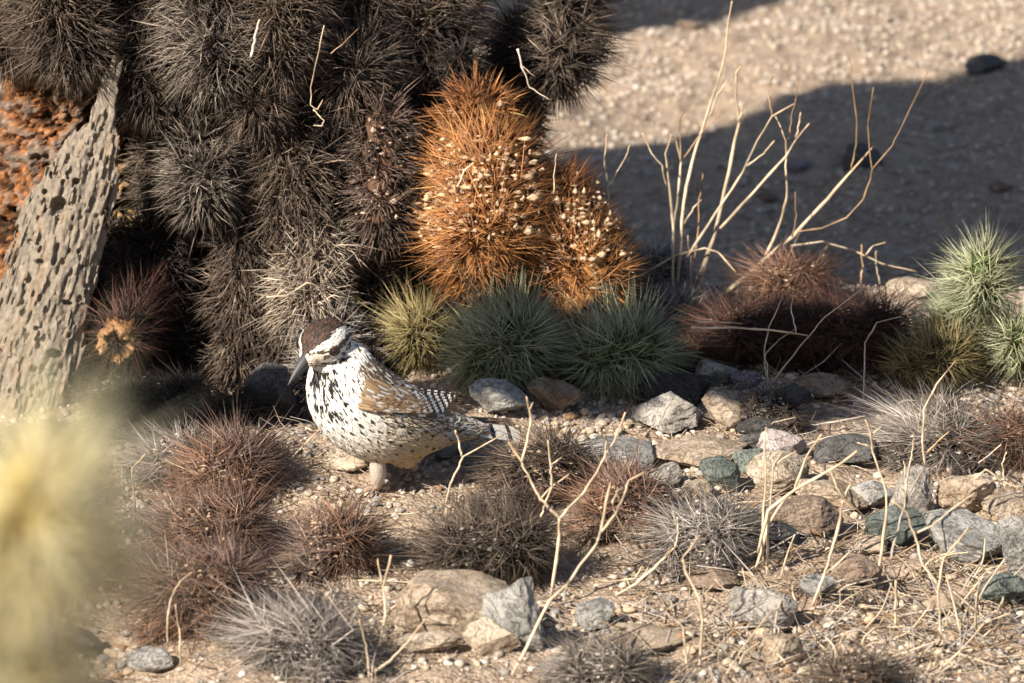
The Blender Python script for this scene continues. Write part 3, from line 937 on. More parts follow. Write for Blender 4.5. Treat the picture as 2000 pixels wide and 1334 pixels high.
def beside(nm_label, targets, root, r, tr, path=None):  # unseen plant put in to throw shade into view
    """an unseen cholla left of the frame, added for shade; joints traced back from where shade should fall"""
    o = thing('cholla_cactus', (root[0], root[1], float(height(root[0], root[1]))), nm_label, 'cactus')
    P = np.array(targets)
    top = P[:, 2].max() - .05
    mx = P[:, 0].min() + .02; my = P[:, 1].mean()
    zb = float(height(root[0], root[1])) - .03
    bark_trunk(o, path or [np.array([root[0], root[1], zb]), np.array([root[0] * .6 + mx * .4, root[1] * .6 + my * .4, zb + (top - zb) * .45]), np.array([mx, my, zb + (top - zb) * .8]), np.array([mx, my, top])], [tr, tr * .9, tr * .8, tr * .5], 'trunk', 14, .008)
    for p in P:
        h_ = r * .55
        joint(o, p - [0, 0, h_], p + [rsu.uniform(-.01, .01), 0, h_], r, 'olive', dens=.06, core=.68, width=.0010, mat='pale_spine')
    return o
wt = [(1130, 480), (1130, 430), (1190, 345), (1350, 480), (1560, 480), (1770, 480), (1980, 480), (1150, 390), (1350, 385), (1560, 385), (1770, 385), (1980, 385), (1300, 325), (1480, 305), (1680, 300), (1880, 300), (2060, 300), (1600, 238), (1790, 230), (1960, 220), (2120, 200), (2060, 150)]
tg = [back_to_Y(wash_pt(a, b), .12) for a, b in wt]
beside('unseen broad cholla farther along the bank, added to shade the wash', tg, (-.86, .12), .085, .06)
wt = [(1230, 15), (1390, -5), (1300, -60), (1480, -50), (1620, -70), (1180, -60)]
beside('unseen farther tall cholla added to shade the far strip of the wash', [back_to_Y(wash_pt(a, b), .12) for a, b in wt], (-1.62, .12), .085, .06)
at_ = [(910, 680, .05), (990, 680, .05), (1080, 680, .05), (1170, 685, .05), (1260, 690, .05), (1400, 690, .04), (1500, 690, .04), (1600, 670, .05), (1560, 745, .01), (1690, 690, .04), (1650, 760, .01), (1480, 640, .05), (1640, 620, .06)]
tg = [back_to_Z(wash_pt(a, b, z), .50 + .012 * (i % 3)) for i, (a, b, z) in enumerate(at_)]
nb = beside('unseen tall neighbouring cholla whose arm is added to shade the green joints', tg, (-.76, -.44), .042, .03, [np.array([-.76, -.44, -.03]), np.array([-.67, -.52, .2]), np.array([-.56, -.62, .42]), np.array([-.44, -.64, .50])])

# ---- weathered cholla skeleton
def skeleton_log():
    k = mpp(atY(100, 450, -.15))
    A0 = np.array([18.0, 830.0]); A1 = np.array([228.0, 100.0])
    dirv = (A1 - A0) / np.linalg.norm(A1 - A0); per = np.array([-dirv[1], dirv[0]])     # screen, y down
    Ltot = np.linalg.norm(A1 - A0)
    hs = 2.8
    a = np.arange(-125, 125, hs); b = np.arange(-15, Ltot + 15, hs); c = np.arange(-70, 70, hs)
    AA, BB, CC = np.meshgrid(a, b, c, indexing='ij')
    t = BB / Ltot
    bx = [0, .15, .35, .55, .68, .76, .83, .88, .96, 1.0]
    by = [96, 96, 88, 76, 64, 44, 22, 14, 13, 9]
    half = np.interp(t, bx, by)
    off = np.interp(t, [0, .3, .6, .78, .88, 1], [0, 0, -6, 10, 4, 0])
    dep = np.maximum(half * .55, 9)
    r = np.sqrt(((AA - off) / half) ** 2 + (CC / dep) ** 2)
    F = (r - 1) * np.minimum(half, dep)
    near = np.abs(F) < 15
    grain = np.zeros_like(F)
    pn = np.stack([AA[near], BB[near], CC[near]], -1)
    grain[near] = fbm(pn * np.array([.05, .012, .05]), 3, 31)
    F[near] += 5.0 * grain[near] + 5.5 * fbm(pn * np.array([.13, .028, .13]), 2, 37)
    F = np.maximum(F, np.maximum(-BB, BB - Ltot + 4 * grain))
    rs = RS(19)
    holes = [(118, 398, 17, 17), (152, 352, 8, 7), (90, 372, 6, 6), (60, 470, 7, 6), (82, 510, 8, 6), (48, 610, 7, 8), (110, 690, 16, 9), (60, 545, 6, 8), (135, 590, 12, 5), (28, 640, 5, 7), (75, 640, 6, 5), (180, 300, 8, 5), (70, 720, 9, 7)]
    for i in range(120):
        tt = rs.rand() ** .8 * .8
        hw = np.interp(tt, bx, by) * rs.uniform(-.85, .85)
        s = A0 + dirv * tt * Ltot + per * hw
        r_ = rs.uniform(2.8, 6.5)
        holes.append((s[0], s[1], r_ * rs.uniform(.7, 1.0), r_ * rs.uniform(1, 2.0)))
    for i in range(70):
        tt = rs.rand() * .86
        hw = np.interp(tt, bx, by) * rs.uniform(-.95, .95)
        s = A0 + dirv * tt * Ltot + per * hw
        r_ = rs.uniform(2.5, 4.2)
        holes.append((s[0], s[1], r_, r_ * rs.uniform(2.5, 6)))
    for (hx, hy, rx, ry) in holes:
        v = np.array([hx, hy]) - A0
        hb = v @ dirv; ha = v @ per
        hw = np.interp(hb / Ltot, bx, by)
        cz = -max(hw * .55, 9) * math.sqrt(max(1 - (ha / max(hw, 1)) ** 2, .05))
        i0, i1 = np.searchsorted(a, [ha - rx * 2, ha + rx * 2]); j0, j1 = np.searchsorted(b, [hb - ry * 2, hb + ry * 2])
        sl = (slice(i0, i1), slice(j0, j1), slice(None))
        d = (np.sqrt(((AA[sl] - ha) / rx) ** 2 + ((BB[sl] - hb) / ry) ** 2 + ((CC[sl] - cz) / (rx * 2.4)) ** 2) - 1) * rx
        F[sl] = np.maximum(F[sl], -d)
    V, f = surface_nets(F, np.array([a[0], b[0], c[0]]), hs)
    an = fbm(V * np.array([.06, .012, .06]), 4, 41)[:, None]
    fine = fbm(V * np.array([.3, .06, .3]), 3, 47)[:, None]
    col = np.array([.20, .165, .128]) * (1 + .22 * an + .25 * fine)
    brown = sstep(.25, .6, an + .35 * fine)
    col = col * (1 - .45 * brown) + np.array([.17, .105, .058]) * .45 * brown
    P0 = atY(A0[0], A0[1], -.16)
    # depth axis leans back a little with the log
    ctr = V
    W = P0 + k * (ctr[:, [1]] * (dirv[0] * RT - dirv[1] * UP) + ctr[:, [0]] * (per[0] * RT - per[1] * UP) + ctr[:, [2]] * D0) + np.array([0, .0, 0])
    o = link('cholla_skeleton', tri_mesh('cholla_skeleton', W, f, col, True), M['wood'], None, W.mean(0))
    tag(o, 'leaning grey weathered wood skeleton full of holes against the orange bark', 'dead wood')
skeleton_log()

# ---- pale green living joints on the ground
GK = dict(core=.34, spread=.7, mat='pale_spine', width=.00052, dens=.40, cvar=.28, tuft=.3)
def small_joint(x0, y0, x1, y1, gy, Rpx, kind, name, label, cat='cactus', **kw):
    """a joint lying on the ground: gy = photo row where its near edge meets the soil"""
    g = onground((x0 + x1) / 2, gy)
    R = Rpx * mpp(g)
    Y = g[1] + R * .6
    k = dict(GK) if kind in ('green', 'olive', 'yellow') else dict(seg2=False, core=.34, spread=.8, dens=.8)
    k.update(kw)
    return joint(None, atY(x0, y0, Y), atY(x1, y1, Y), R, kind, top=(label, cat), name=name, **k)

small_joint(818, 660, 820, 645, 745, 100, 'olive', 'cholla_joint', 'olive-brown spiny ball just behind the bird\'s back')
small_joint(955, 700, 1010, 668, 785, 132, 'green', 'cholla_joint', 'pale blue-green spiny joint next to the olive-brown ball', nfl=25)
small_joint(1180, 700, 1235, 685, 795, 130, 'green', 'cholla_joint', 'pale green spiny joint below the tip of the orange dead joint')
gr_ = onground(1880, 770)
gc = thing('cholla_cactus', gr_, 'young upright cholla with pale green spiny joints at the wash rim', 'cactus')
Yc = gr_[1] + .035
for (x0, y0, Y0, x1, y1, Y1, R) in [(1920, 560, Yc, 1918, 530, Yc, 98), (1850, 640, Yc + .01, 1880, 610, Yc + .01, 88), (1790, 715, Yc - .02, 1850, 700, Yc - .02, 96), (1985, 660, Yc, 1995, 690, Yc, 92), (1900, 720, Yc + .03, 1930, 700, Yc + .03, 85)]:
    jpx(gc, x0, y0, Y0, x1, y1, Y1, R, 'green' if x0 != 1790 else 'olive', **GK)

# ---- dead joints fallen on the ground
FALL = [
    # x0,y0,x1,y1, ground row, R, kind, label, extras
    (440, 925, 460, 900, 1000, 100, 'red', 'red-brown fallen spiny clump on the soil below the shaded hollow', dict(nfl=140)),
    (370, 1045, 440, 1010, 1120, 105, 'red', 'russet fallen clump resting between two other russet clumps', dict(nfl=110)),
    (360, 1150, 430, 1130, 1255, 118, 'red', 'dark russet bristly clump beside the grey bristle tuft', dict(nfl=60)),
    (625, 1065, 665, 1050, 1130, 95, 'red', 'flat russet litter clump with pale chips above the big boulder', dict(nfl=170)),
    (900, 1070, 1010, 1050, 1165, 98, 'dark', 'blackish bristly fallen joint above the broad boulder', dict(nfl=180)),
    (1040, 905, 1080, 880, 985, 95, 'brown', 'dull brown bristly mat behind the pale forked twig', dict(nfl=80)),
    (1200, 990, 1235, 970, 1060, 95, 'red', 'brown chip-strewn fallen joint next to the forked twig', dict(nfl=160)),
    (1350, 1045, 1400, 1020, 1125, 105, 'fuzz', 'pale grey bristle mat in front of the rock pile', dict(nfl=60)),
    (330, 890, 370, 870, 950, 82, 'fuzz', 'grey bristle tuft beside the blurred yellow cactus', dict()),
    (560, 1235, 610, 1250, 1335, 120, 'fuzz', 'grey wiry bristle tuft beside the broad boulder', dict(nfl=40)),
    (1820, 850, 1840, 840, 930, 115, 'fuzz', 'silvery grey upright spine tuft above the cream rocks', dict(spread=.7)),
    (1960, 840, 1990, 850, 930, 90, 'red', 'dark brown spine tuft beside the silvery grey tuft', dict()),
    (1480, 800, 1520, 795, 850, 66, 'dark', 'small black spine tuft in shade behind the quartz', dict()),
    (1150, 1300, 1200, 1290, 1375, 95, 'fuzz', 'greyish bristle tuft under the small squarish grey rock', dict()),
    (1640, 1320, 1700, 1315, 1375, 72, 'brown', 'brownish bristle tuft in gravel by the yellowish block', dict()),
    (1530, 545, 1560, 530, 620, 90, 'red', 'reddish dead joint at the base of the tall straw stems', dict(nfl=40)),
    (1440, 640, 1500, 640, 735, 100, 'darkred', 'dark red-brown dead joint shaded below the reddish joint', dict(cvar=.5)),
    (1620, 640, 1690, 630, 750, 118, 'darkred', 'large shadowed dead joint between straw stems and green cholla', dict(cvar=.5)),
    (1350, 690, 1360, 680, 730, 55, 'red', 'small dark red tuft against the pale green joint', dict()),
    (1250, 520, 1290, 510, 590, 75, 'fuzz', 'tangled pale bristles behind the orange joint tip', dict(dens=.5)),
    (1300, 610, 1330, 600, 680, 70, 'fuzz', 'sparse pale bristles behind the pale green joint', dict(dens=.45)),
    (470, 885, 500, 880, 930, 60, 'straw', 'short brownish grass-like spines rimming the shaded hollow', dict()),
    (720, 640, 730, 660, 760, 70, 'fuzz', 'whitish bristle heap between the bird and olive ball', dict()),
    (330, 780, 360, 770, 845, 80, 'shade_black', 'heap of joints coloured near black for the shade of the hollow under the broken joint', dict(nfl=20)),  # shade of the hollow put into the joint colour
    (440, 800, 470, 790, 850, 72, 'shade_black', 'tuft coloured near black for the shade of the hollow beneath the hanging brown column', dict(nfl=20)),
    (210, 770, 240, 760, 830, 70, 'shade_black', 'tuft coloured near black for shade at the foot of the weathered wood', dict(nfl=20)),
    (395, 870, 430, 865, 915, 60, 'straw', 'brownish spiky tuft in front of the shaded hollow', dict()),
    (960, 990, 1000, 970, 1040, 66, 'dark', 'small charcoal bristle clump beside the dry stalk', dict()),
]
rsf = RS(99)
for (x0, y0, x1, y1, gy_, R, kind, lab, kw) in FALL:
    k = dict(dens=.46, spread=1.5, tuft=1.0, flat=.58, width=.00046, core=.36, nfl=60, lvar=.5, cvar=.5)
    k.update(kw)
    k['nfl'] = k['nfl'] + 130; k['flsize'] = .0032
    if kind in ('red', 'dark') and R > 90: k['flat'] = .78
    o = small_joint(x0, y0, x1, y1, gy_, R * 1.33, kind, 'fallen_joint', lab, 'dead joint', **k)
    g = onground((x0 + x1) / 2, gy_)
    for q in range(4 if R > 70 else 2):          # ragged lobes that break the round outline
        a = rsf.uniform(0, 6.28); m = R * mpp(g)
        r2 = m * rsf.uniform(.42, .68)
        c = np.array([g[0] + math.cos(a) * m * .85, g[1] + m * .6 + math.sin(a) * m * .55, 0])
        c[2] = float(height(c[0], c[1])) + r2 * .3
        k2 = dict(k); k2['nfl'] = 60; k2['dens'] = .45
        kk = kind if rsf.rand() < .6 else {'shade_black': 'dark', 'darkred': 'red', 'red': 'brown', 'fuzz': 'grey', 'dark': 'brown', 'brown': 'red', 'straw': 'brown'}[kind]
        joint(o, c, c + np.array([rsf.uniform(-.5, .5), rsf.uniform(-.3, .3), .1]) * r2, r2, kk, **k2)

# ---- blurred cholla close to the camera
Yf = -2.75
fc = atY(70, 1010, Yf)
fg = thing('cholla_cactus', (fc[0], Yf, float(height(fc[0], Yf))), 'blurred yellow spiny cholla standing close in front', 'cactus')
kf = mpp(fc)
FK = dict(core=.26, spread=.6, mat='pale_spine', width=.0006, dens=.34, cvar=.2, lvar=.3, tuft=.4)
joint(fg, atY(50, 1040, Yf), atY(60, 1000, Yf), 300 * kf, 'yellow', **FK)
joint(fg, atY(-10, 1330, Yf), atY(0, 1270, Yf), 250 * kf, 'yellow', **FK)
zz = np.linspace(atY(0, 1500, Yf)[2], float(height(fc[0], Yf)) + .04, 7)
for i in range(6):
    x = fc[0] - .012 + .012 * math.sin(i * 2.1)
    joint(fg, np.array([x, Yf + .01 * math.cos(i), zz[i]]), np.array([x, Yf, zz[i + 1]]), .052, 'olive', dens=.2, core=.5, width=.0007, mat='pale_spine')

# ------------------------------------------------------------------ dry stems
STRAW = np.array([.50, .395, .275]); BROWNS = np.array([.27, .17, .095]); GREYS = np.array([.42, .36, .31])
def stem(parent, pts, w0, w1, Y, name='stem', col=STRAW, rs=None, tipdark=.5, lean=0.0):
    rs = rs or RS(int(pts[0][0] * 3 + pts[0][1]))
    pts = np.asarray(pts, float)
    n = len(pts)
    drift = lean * np.arange(n) + .003 * np.cumsum(rs.randn(n))
    W = np.array([atY(p[0], p[1], Y + drift[i]) for i, p in enumerate(pts)])
    C = np.concatenate([W[i] + (W[i + 1] - W[i]) * np.linspace(0, 1, 5, endpoint=False)[:, None] for i in range(n - 1)] + [W[-1:]])
    t = np.linspace(0, 1, len(C))
    k = mpp(W[0])
    knob = 1 + .5 * np.maximum(0, vnoise(np.stack([t * 9, t * 0, t * 0 + rs.rand() * 40], -1)))
    C = C + (.0006 * fbm(np.stack([t * 12, t * 0, t * 0 + rs.rand() * 90], -1), 2, 5))[:, None] * np.array([1, .3, .3])
    rad = (w0 + (w1 - w0) * t) * .31 * k * knob
    cc = np.asarray(col) * (1 - tipdark * sstep(.55, 1, t)[:, None] * np.array([.25, .45, .6])) * (1 + .42 * fbm(np.stack([t * 11, t * 0, t * 0 + rs.rand() * 90], -1), 2, 8))[:, None]
    v, f, c = tube(C, rad, 6, cc)
    return link(name, tri_mesh(name, v, f, c, True), M['stem'], parent)

def twig_plant(basepx, label, stems, name='dry_stem_plant', dY=0.0, lean=0.0, cat='dry plant'):
    """stems: list of (list of pixels from the base up, width at base, width at tip, colour, branch flag)"""
    g = onground(*basepx)
    o = thing(name, g, label, cat)
    for i, s in enumerate(stems):
        pts, w0, w1 = s[0], s[1], s[2]
        col = s[3] if len(s) > 3 else STRAW
        stem(o, pts, w0, w1, g[1] + dY + (s[4] if len(s) > 4 else 0), 'stem' if i == 0 else 'branch', col, RS(int(basepx[0] + 31 * i)), lean=lean)
    return o

B_, G_ = BROWNS, GREYS
twig_plant((1345, 588), 'tall branching straw-coloured dry stems rising in front of the wash', [
    ([(1316, 585), (1315, 540), (1315, 454), (1309, 377), (1303, 332), (1300, 300), (1312, 265)], 10, 5),
    ([(1303, 365), (1293, 324), (1273, 300), (1255, 259)], 6, 4),
    ([(1315, 454), (1326, 365), (1330, 316), (1322, 275), (1309, 263)], 8, 5, STRAW * .85),
    ([(1330, 316), (1328, 279), (1326, 243), (1336, 215)], 5, 3, B_),
    ([(1322, 588), (1326, 518), (1332, 425), (1340, 365), (1362, 284), (1382, 223), (1403, 154), (1415, 109), (1423, 41), (1429, 2)], 11, 3),
    ([(1386, 227), (1403, 182), (1423, 154)], 6, 4),
    ([(1336, 308), (1370, 259), (1407, 221)], 5, 3, B_ * 1.5),
    ([(1360, 590), (1370, 539), (1394, 466), (1411, 397), (1423, 336), (1433, 279), (1443, 239), (1443, 223), (1437, 186), (1439, 142), (1447, 130)], 14, 6),
    ([(1443, 239), (1450, 209)], 6, 4),
    ([(1342, 502), (1378, 446), (1411, 397), (1451, 336), (1479, 275), (1508, 227), (1550, 203)], 9, 4),
    ([(1508, 227), (1500, 178), (1510, 146)], 4, 3, B_ * 1.3),
    ([(1459, 324), (1492, 300), (1512, 275)], 6, 4),
    ([(1407, 446), (1459, 389), (1500, 344), (1536, 304), (1556, 271), (1581, 241)], 10, 5),
    ([(1556, 267), (1565, 219)], 7, 4),
    ([(1335, 440), (1355, 405), (1370, 390)], 6, 3),
    ([(1350, 580), (1348, 500), (1343, 460)], 6, 3), ([(1340, 585), (1362, 470), (1366, 390), (1372, 340)], 6, 3, B_ * 1.4),
])
twig_plant((1395, 592), 'thick straw stem leaning over the reddish dead joint, with thin dark tips', [
    ([(1388, 594), (1459, 539), (1508, 494), (1548, 462), (1581, 425), (1617, 389), (1658, 340), (1706, 286)], 17, 5),
    ([(1560, 452), (1605, 446), (1654, 425), (1686, 389), (1702, 348), (1702, 324), (1694, 243), (1706, 170)], 6, 3, B_),
    ([(1662, 332), (1672, 284), (1672, 223), (1660, 117)], 5, 3, B_),
    ([(1704, 330), (1743, 284), (1767, 235), (1812, 140)], 4, 2, B_),
    ([(1498, 496), (1524, 433), (1536, 385), (1534, 324), (1536, 275), (1514, 227)], 9, 3),
    ([(1540, 271), (1548, 219), (1560, 158)], 4, 3, B_),
    ([(1548, 462), (1556, 420), (1552, 375)], 5, 3, B_),
])
twig_plant((1215, 575), 'arching straw stalk bowed over from the orange joint to the stems', [([(1205, 570), (1261, 532), (1321, 498), (1378, 484), (1403, 494), (1439, 531)], 9, 4)])
twig_plant((1187, 590), 'single thin forked straw stem beside the orange joints', [([(1187, 470), (1187, 366), (1181, 317), (1185, 261)], 7, 4), ([(1187, 366), (1217, 317), (1231, 282)], 5, 3)], dY=-.02)
twig_plant((1700, 560), 'low bent pale stalks with white bits at the wash rim', [
    ([(1545, 480), (1605, 472), (1670, 490), (1720, 515), (1790, 530)], 6, 3), ([(1680, 560), (1685, 520), (1682, 478)], 6, 4, B_ * 1.6), ([(1690, 500), (1705, 480), (1728, 474)], 4, 3), ([(1718, 555), (1712, 520), (1710, 490)], 4, 3), ([(1606, 505), (1618, 475)], 6, 4)])
twig_plant((1890, 560), 'pair of dark thin twigs poking above the green cholla', [([(1880, 480), (1855, 440), (1808, 385)], 5, 3, B_), ([(1990, 530), (1975, 500), (1958, 470)], 6, 3, B_)])
twig_plant((1500, 752), 'thin curling stems in front of the shadowed dead joints', [
    ([(1500, 752), (1492, 700), (1500, 640), (1530, 580)], 5, 3, G_), ([(1505, 750), (1560, 680), (1610, 620), (1690, 560)], 5, 3, G_),
    ([(1500, 745), (1496, 690), (1520, 665), (1556, 640)], 4, 2, G_), ([(1350, 640), (1430, 640), (1510, 645), (1580, 655)], 8, 5, STRAW * .85), ([(1365, 630), (1400, 628), (1450, 632)], 4, 2), ([(1555, 650), (1545, 600), (1550, 565)], 4, 2, G_)], dY=-.035)
twig_plant((1690, 790), 'thin curved grass stalk at the foot of the green cholla', [([(1686, 790), (1688, 720), (1690, 670), (1712, 630), (1760, 618)], 5, 3, G_)], dY=-.01)
twig_plant((1540, 832), 'long fallen twig lying in the shade behind the quartz', [([(1530, 832), (1590, 830), (1640, 822), (1690, 812)], 7, 4, G_)])
twig_plant((1076, 1175), 'pale forked dry twig standing in the middle of the litter', [
    ([(1076, 1169), (1087, 1091), (1092, 1045), (1092, 1013)], 11, 10),
    ([(1092, 1013), (1076, 995), (1055, 974), (1037, 942), (1019, 903), (991, 864)], 10, 6),
    ([(1019, 903), (1030, 860), (1037, 820), (1028, 775)], 9, 6), ([(1034, 800), (1041, 786)], 5, 4),
    ([(1094, 1013), (1112, 991), (1140, 963), (1165, 924), (1183, 888), (1200, 860), (1222, 805)], 10, 5),
    ([(1183, 888), (1184, 862), (1180, 850)], 6, 4),
    ([(1053, 977), (1076, 952), (1112, 926)], 7, 4), ([(1078, 952), (1076, 913), (1069, 860)], 7, 4), ([(1076, 908), (1096, 894)], 5, 4),
    ([(1056, 1010), (1065, 985), (1078, 950)], 6, 4)])
twig_plant((1001, 1320), 'long slanting branched twig crossing from boulder to bristle mat', [
    ([(1001, 1318), (1037, 1247), (1073, 1173), (1108, 1141), (1133, 1105), (1165, 1062), (1174, 1034), (1183, 984), (1193, 943)], 11, 7),
    ([(1176, 1038), (1204, 1002), (1218, 967), (1229, 938), (1264, 920)], 8, 5), ([(1195, 985), (1205, 960), (1218, 950)], 5, 4), ([(1100, 1175), (1106, 1145), (1112, 1135)], 8, 6, STRAW * .8)], lean=.012)
twig_plant((1204, 1164), 'stout short twig angled across the grey bristle mat', [([(1204, 1162), (1240, 1141), (1275, 1112), (1300, 1087), (1318, 1070)], 9, 6), ([(1318, 1070), (1325, 1040), (1322, 1010)], 6, 4), ([(1140, 1128), (1190, 1136), (1240, 1130), (1255, 1105)], 7, 5)])
twig_plant((872, 985), 'slender forked twig standing at the bird\'s tail', [
    ([(872, 983), (881, 945), (895, 913), (904, 892), (930, 878), (962, 860), (985, 848)], 9, 5), ([(902, 892), (895, 860), (890, 840)], 8, 6)])
twig_plant((740, 1290), 'upright forked straw twig in front of the broad boulder', [
    ([(740, 1286), (744, 1244), (753, 1198), (749, 1144), (756, 1116), (765, 1084)], 9, 5), ([(747, 1141), (737, 1091)], 6, 4), ([(754, 1195), (776, 1180)], 6, 4)])
twig_plant((717, 1324), 'slanting straw twig at the foot of the broad boulder', [([(717, 1322), (763, 1290), (799, 1251), (831, 1208)], 9, 3), ([(722, 1325), (715, 1260), (702, 1210)], 8, 5, STRAW * .85), ([(650, 1260), (690, 1230), (640, 1165)], 5, 3, G_)])
twig_plant((770, 1006), 'long pale stalk lying flat in front of the bird', [([(632, 1013), (707, 1004), (785, 1004), (849, 1002), (902, 998)], 6, 4, STRAW * 1.1)])
twig_plant((820, 1140), 'thin curved stalk draped over the broad boulder\'s edge', [([(700, 1133), (760, 1136), (830, 1138), (900, 1130), (930, 1136), (950, 1146)], 5, 3)], dY=-.02)
twig_plant((570, 900), 'straight pale grass blade leaning in front of the bird\'s breast', [([(562, 902), (595, 868), (632, 830)], 6, 4, STRAW * 1.1)])
twig_plant((1490, 1150), 'straw stems fanning up before the quartz and cream rocks', [
    ([(1478, 1110), (1500, 1025), (1525, 985), (1552, 955), (1575, 892), (1605, 848)], 9, 6), ([(1480, 1080), (1500, 997), (1555, 955), (1600, 930), (1640, 907), (1675, 880)], 10, 8),
    ([(1490, 1100), (1490, 1032), (1497, 925), (1493, 850), (1499, 833)], 7, 5), ([(1498, 1130), (1500, 1025), (1510, 912), (1525, 885)], 7, 4), ([(1510, 912), (1530, 895), (1555, 881)], 5, 4)], dY=.02)
twig_plant((1712, 1140), 'tall kinked straw stem in front of the green boulder', [
    ([(1708, 1150), (1712, 1132), (1720, 1087), (1730, 1012), (1732, 962), (1717, 920), (1705, 882), (1700, 850), (1690, 819)], 9, 5),
    ([(1701, 850), (1720, 834)], 6, 4), ([(1699, 872), (1675, 864)], 6, 4)])
twig_plant((1590, 1185), 'long straight straw stem forked at the top before the brown block', [
    ([(1587, 1182), (1607, 1132), (1622, 1085), (1640, 1017), (1647, 978)], 9, 7), ([(1647, 975), (1632, 945), (1620, 915)], 6, 4), ([(1647, 975), (1662, 942)], 6, 4)])
twig_plant((1740, 1090), 'grey-and-straw twig reaching up over the silvery spine tuft', [
    ([(1738, 1120), (1742, 1075), (1760, 1010), (1772, 968), (1805, 912)], 11, 7, G_ * .7), ([(1806, 910), (1802, 862), (1804, 800), (1830, 750), (1866, 705)], 8, 3), ([(1810, 885), (1837, 857), (1855, 842)], 6, 4, B_ * 1.5),
    ([(1765, 1000), (1772, 940), (1780, 890), (1786, 855)], 6, 4, STRAW * .8), ([(1768, 960), (1768, 920), (1764, 900)], 5, 3)])
twig_plant((1835, 1285), 'tall pale bent stem crossing the grey granite rock', [
    ([(1846, 1276), (1835, 1227), (1832, 1150), (1842, 1091), (1891, 1031)], 9, 5), ([(1832, 1143), (1800, 1101), (1793, 1066), (1785, 1040), (1770, 1000), (1740, 977)], 9, 6), ([(1787, 1042), (1820, 1027), (1862, 992), (1905, 962)], 6, 4)], dY=.02)
twig_plant((1950, 960), 'dry twigs sprawled over the cream rocks', [([(1905, 935), (1925, 917), (1950, 935), (2000, 957)], 7, 6), ([(1962, 940), (1958, 905), (1966, 880)], 6, 3), ([(1910, 905), (1930, 890), (1955, 868)], 4, 3, G_ * 1.3)], dY=-.05)
twig_plant((1365, 1334), 'tall forked stem rising through the gravel beside the light grey rock', [
    ([(1363, 1332), (1372, 1210), (1366, 1171), (1342, 1119), (1331, 1094)], 10, 7), ([(1331, 1094), (1363, 1049)], 6, 4), ([(1366, 1171), (1395, 1140)], 5, 3), ([(1345, 1332), (1335, 1224), (1300, 1195)], 8, 4, STRAW * .9)], dY=.02)
twig_plant((1415, 1328), 'thin slanting stem before the speckled light grey rock', [([(1415, 1325), (1454, 1259), (1510, 1189)], 6, 4, STRAW * .8)])
twig_plant((1835, 1310), 'pale twig leaning low over the gravel edge', [([(1835, 1308), (1881, 1266), (1923, 1217)], 9, 5), ([(1870, 1275), (1940, 1300), (2000, 1312)], 7, 5)])
twig_plant((1748, 1235), 'short upright pale stalk in the straw patch', [([(1748, 1231), (1751, 1133)], 9, 7)])
twig_plant((1905, 1235), 'thin darker straw stem below the grey-green rock', [([(1903, 1232), (1910, 1160), (1915, 1138)], 7, 5, STRAW * .7)])  # straw colour darkened evenly
twig_plant((260, 1040), 'thin straw stalk standing by the blurred yellow cactus', [([(259, 1062), (263, 985), (258, 915), (285, 885)], 6, 4)])
twig_plant((345, 1260), 'curved straw stalk arching over the dark russet clump', [([(328, 1258), (326, 1215), (333, 1170), (352, 1135), (374, 1118)], 6, 4), ([(354, 1300), (350, 1240), (344, 1180)], 6, 4)], dY=-.06)
def caught(label, stems, Y):
    p = atY(stems[0][0][0][0], stems[0][0][0][1], Y)
    o = thing('dry_stalk', p, label, 'dry stalk')
    for i, s in enumerate(stems):
        stem(o, s[0], s[1], s[2], Y, 'stem' if i == 0 else 'branch', s[3] if len(s) > 3 else STRAW, RS(int(s[0][0][0])))
caught('short pale peeled stick caught upright in the hanging black joints', [([(490, 112), (497, 80), (506, 38)], 9, 6, G_ * 1.3)], -.125)
caught('long looping straw stalk dangling over the black joints', [([(632, 50), (620, 110), (608, 170), (607, 205), (620, 214), (630, 195)], 4.5, 3, STRAW * .8), ([(645, 105), (670, 85), (700, 56)], 3.5, 2.5, B_ * 1.3), ([(612, 214), (633, 235), (630, 246), (612, 245)], 4, 3)], -.155)
caught('knobbly pale stalk stuck across the black end joint', [([(1012, 95), (1020, 130), (1035, 170), (1072, 195)], 7, 3, G_ * 1.2), ([(1020, 130), (1045, 150)], 4, 2)], -.10)
caught('thin straw bits snagged on the orange dead joint', [([(895, 365), (905, 335), (925, 318)], 7, 5, STRAW * 1.1), ([(1082, 378), (1083, 335), (1087, 300)], 5, 3)], -.18)
caught('forked straw stalk on the brown hanging joint above the bird', [([(520, 580), (560, 578), (600, 552), (640, 565)], 6, 4), ([(560, 578), (575, 630)], 4, 3)], -.21)

# litter of broken stems and spines
rs = RS(808)
A = Acc()
def litter(n, x0, x1, y0, y1, l0, l1, wid, upr):
    for i in range(n):
        px, py = rs.uniform(x0, x1), rs.uniform(y0, y1)
        g = onground(px, py) if n < 200 else None
        if g is None:
            d = ray(px, py); t = CAM[2] / -d[2]; p = CAM + d * t
            g = np.array([p[0], p[1], float(height(p[0], p[1]))])
        a = rs.uniform(0, 6.283); e = abs(rs.randn()) * upr
        d = np.array([math.cos(a) * math.cos(e), math.sin(a) * math.cos(e), math.sin(e)])
        l = rs.uniform(l0, l1)
        m = g + d * l * .5 + rs.randn(3) * l * .05
        q = g + d * l + rs.randn(3) * l * .1
        q[2] = max(q[2], g[2])
        c = [STRAW, GREYS, BROWNS, STRAW * .7, GREYS * 1.1][rs.randint(5)] * rs.uniform(.6, 1.1)
        v, f, cc = tube([g + [0, 0, .0008], m + [0, 0, .0015], q + [0, 0, .001]], np.array([1, .9, .5]) * wid * rs.uniform(.5, 1.2), 3, c)
        A.add(v, f, cc)
litter(1500, -20, 2020, 860, 1400, .008, .035, .0005, .25)
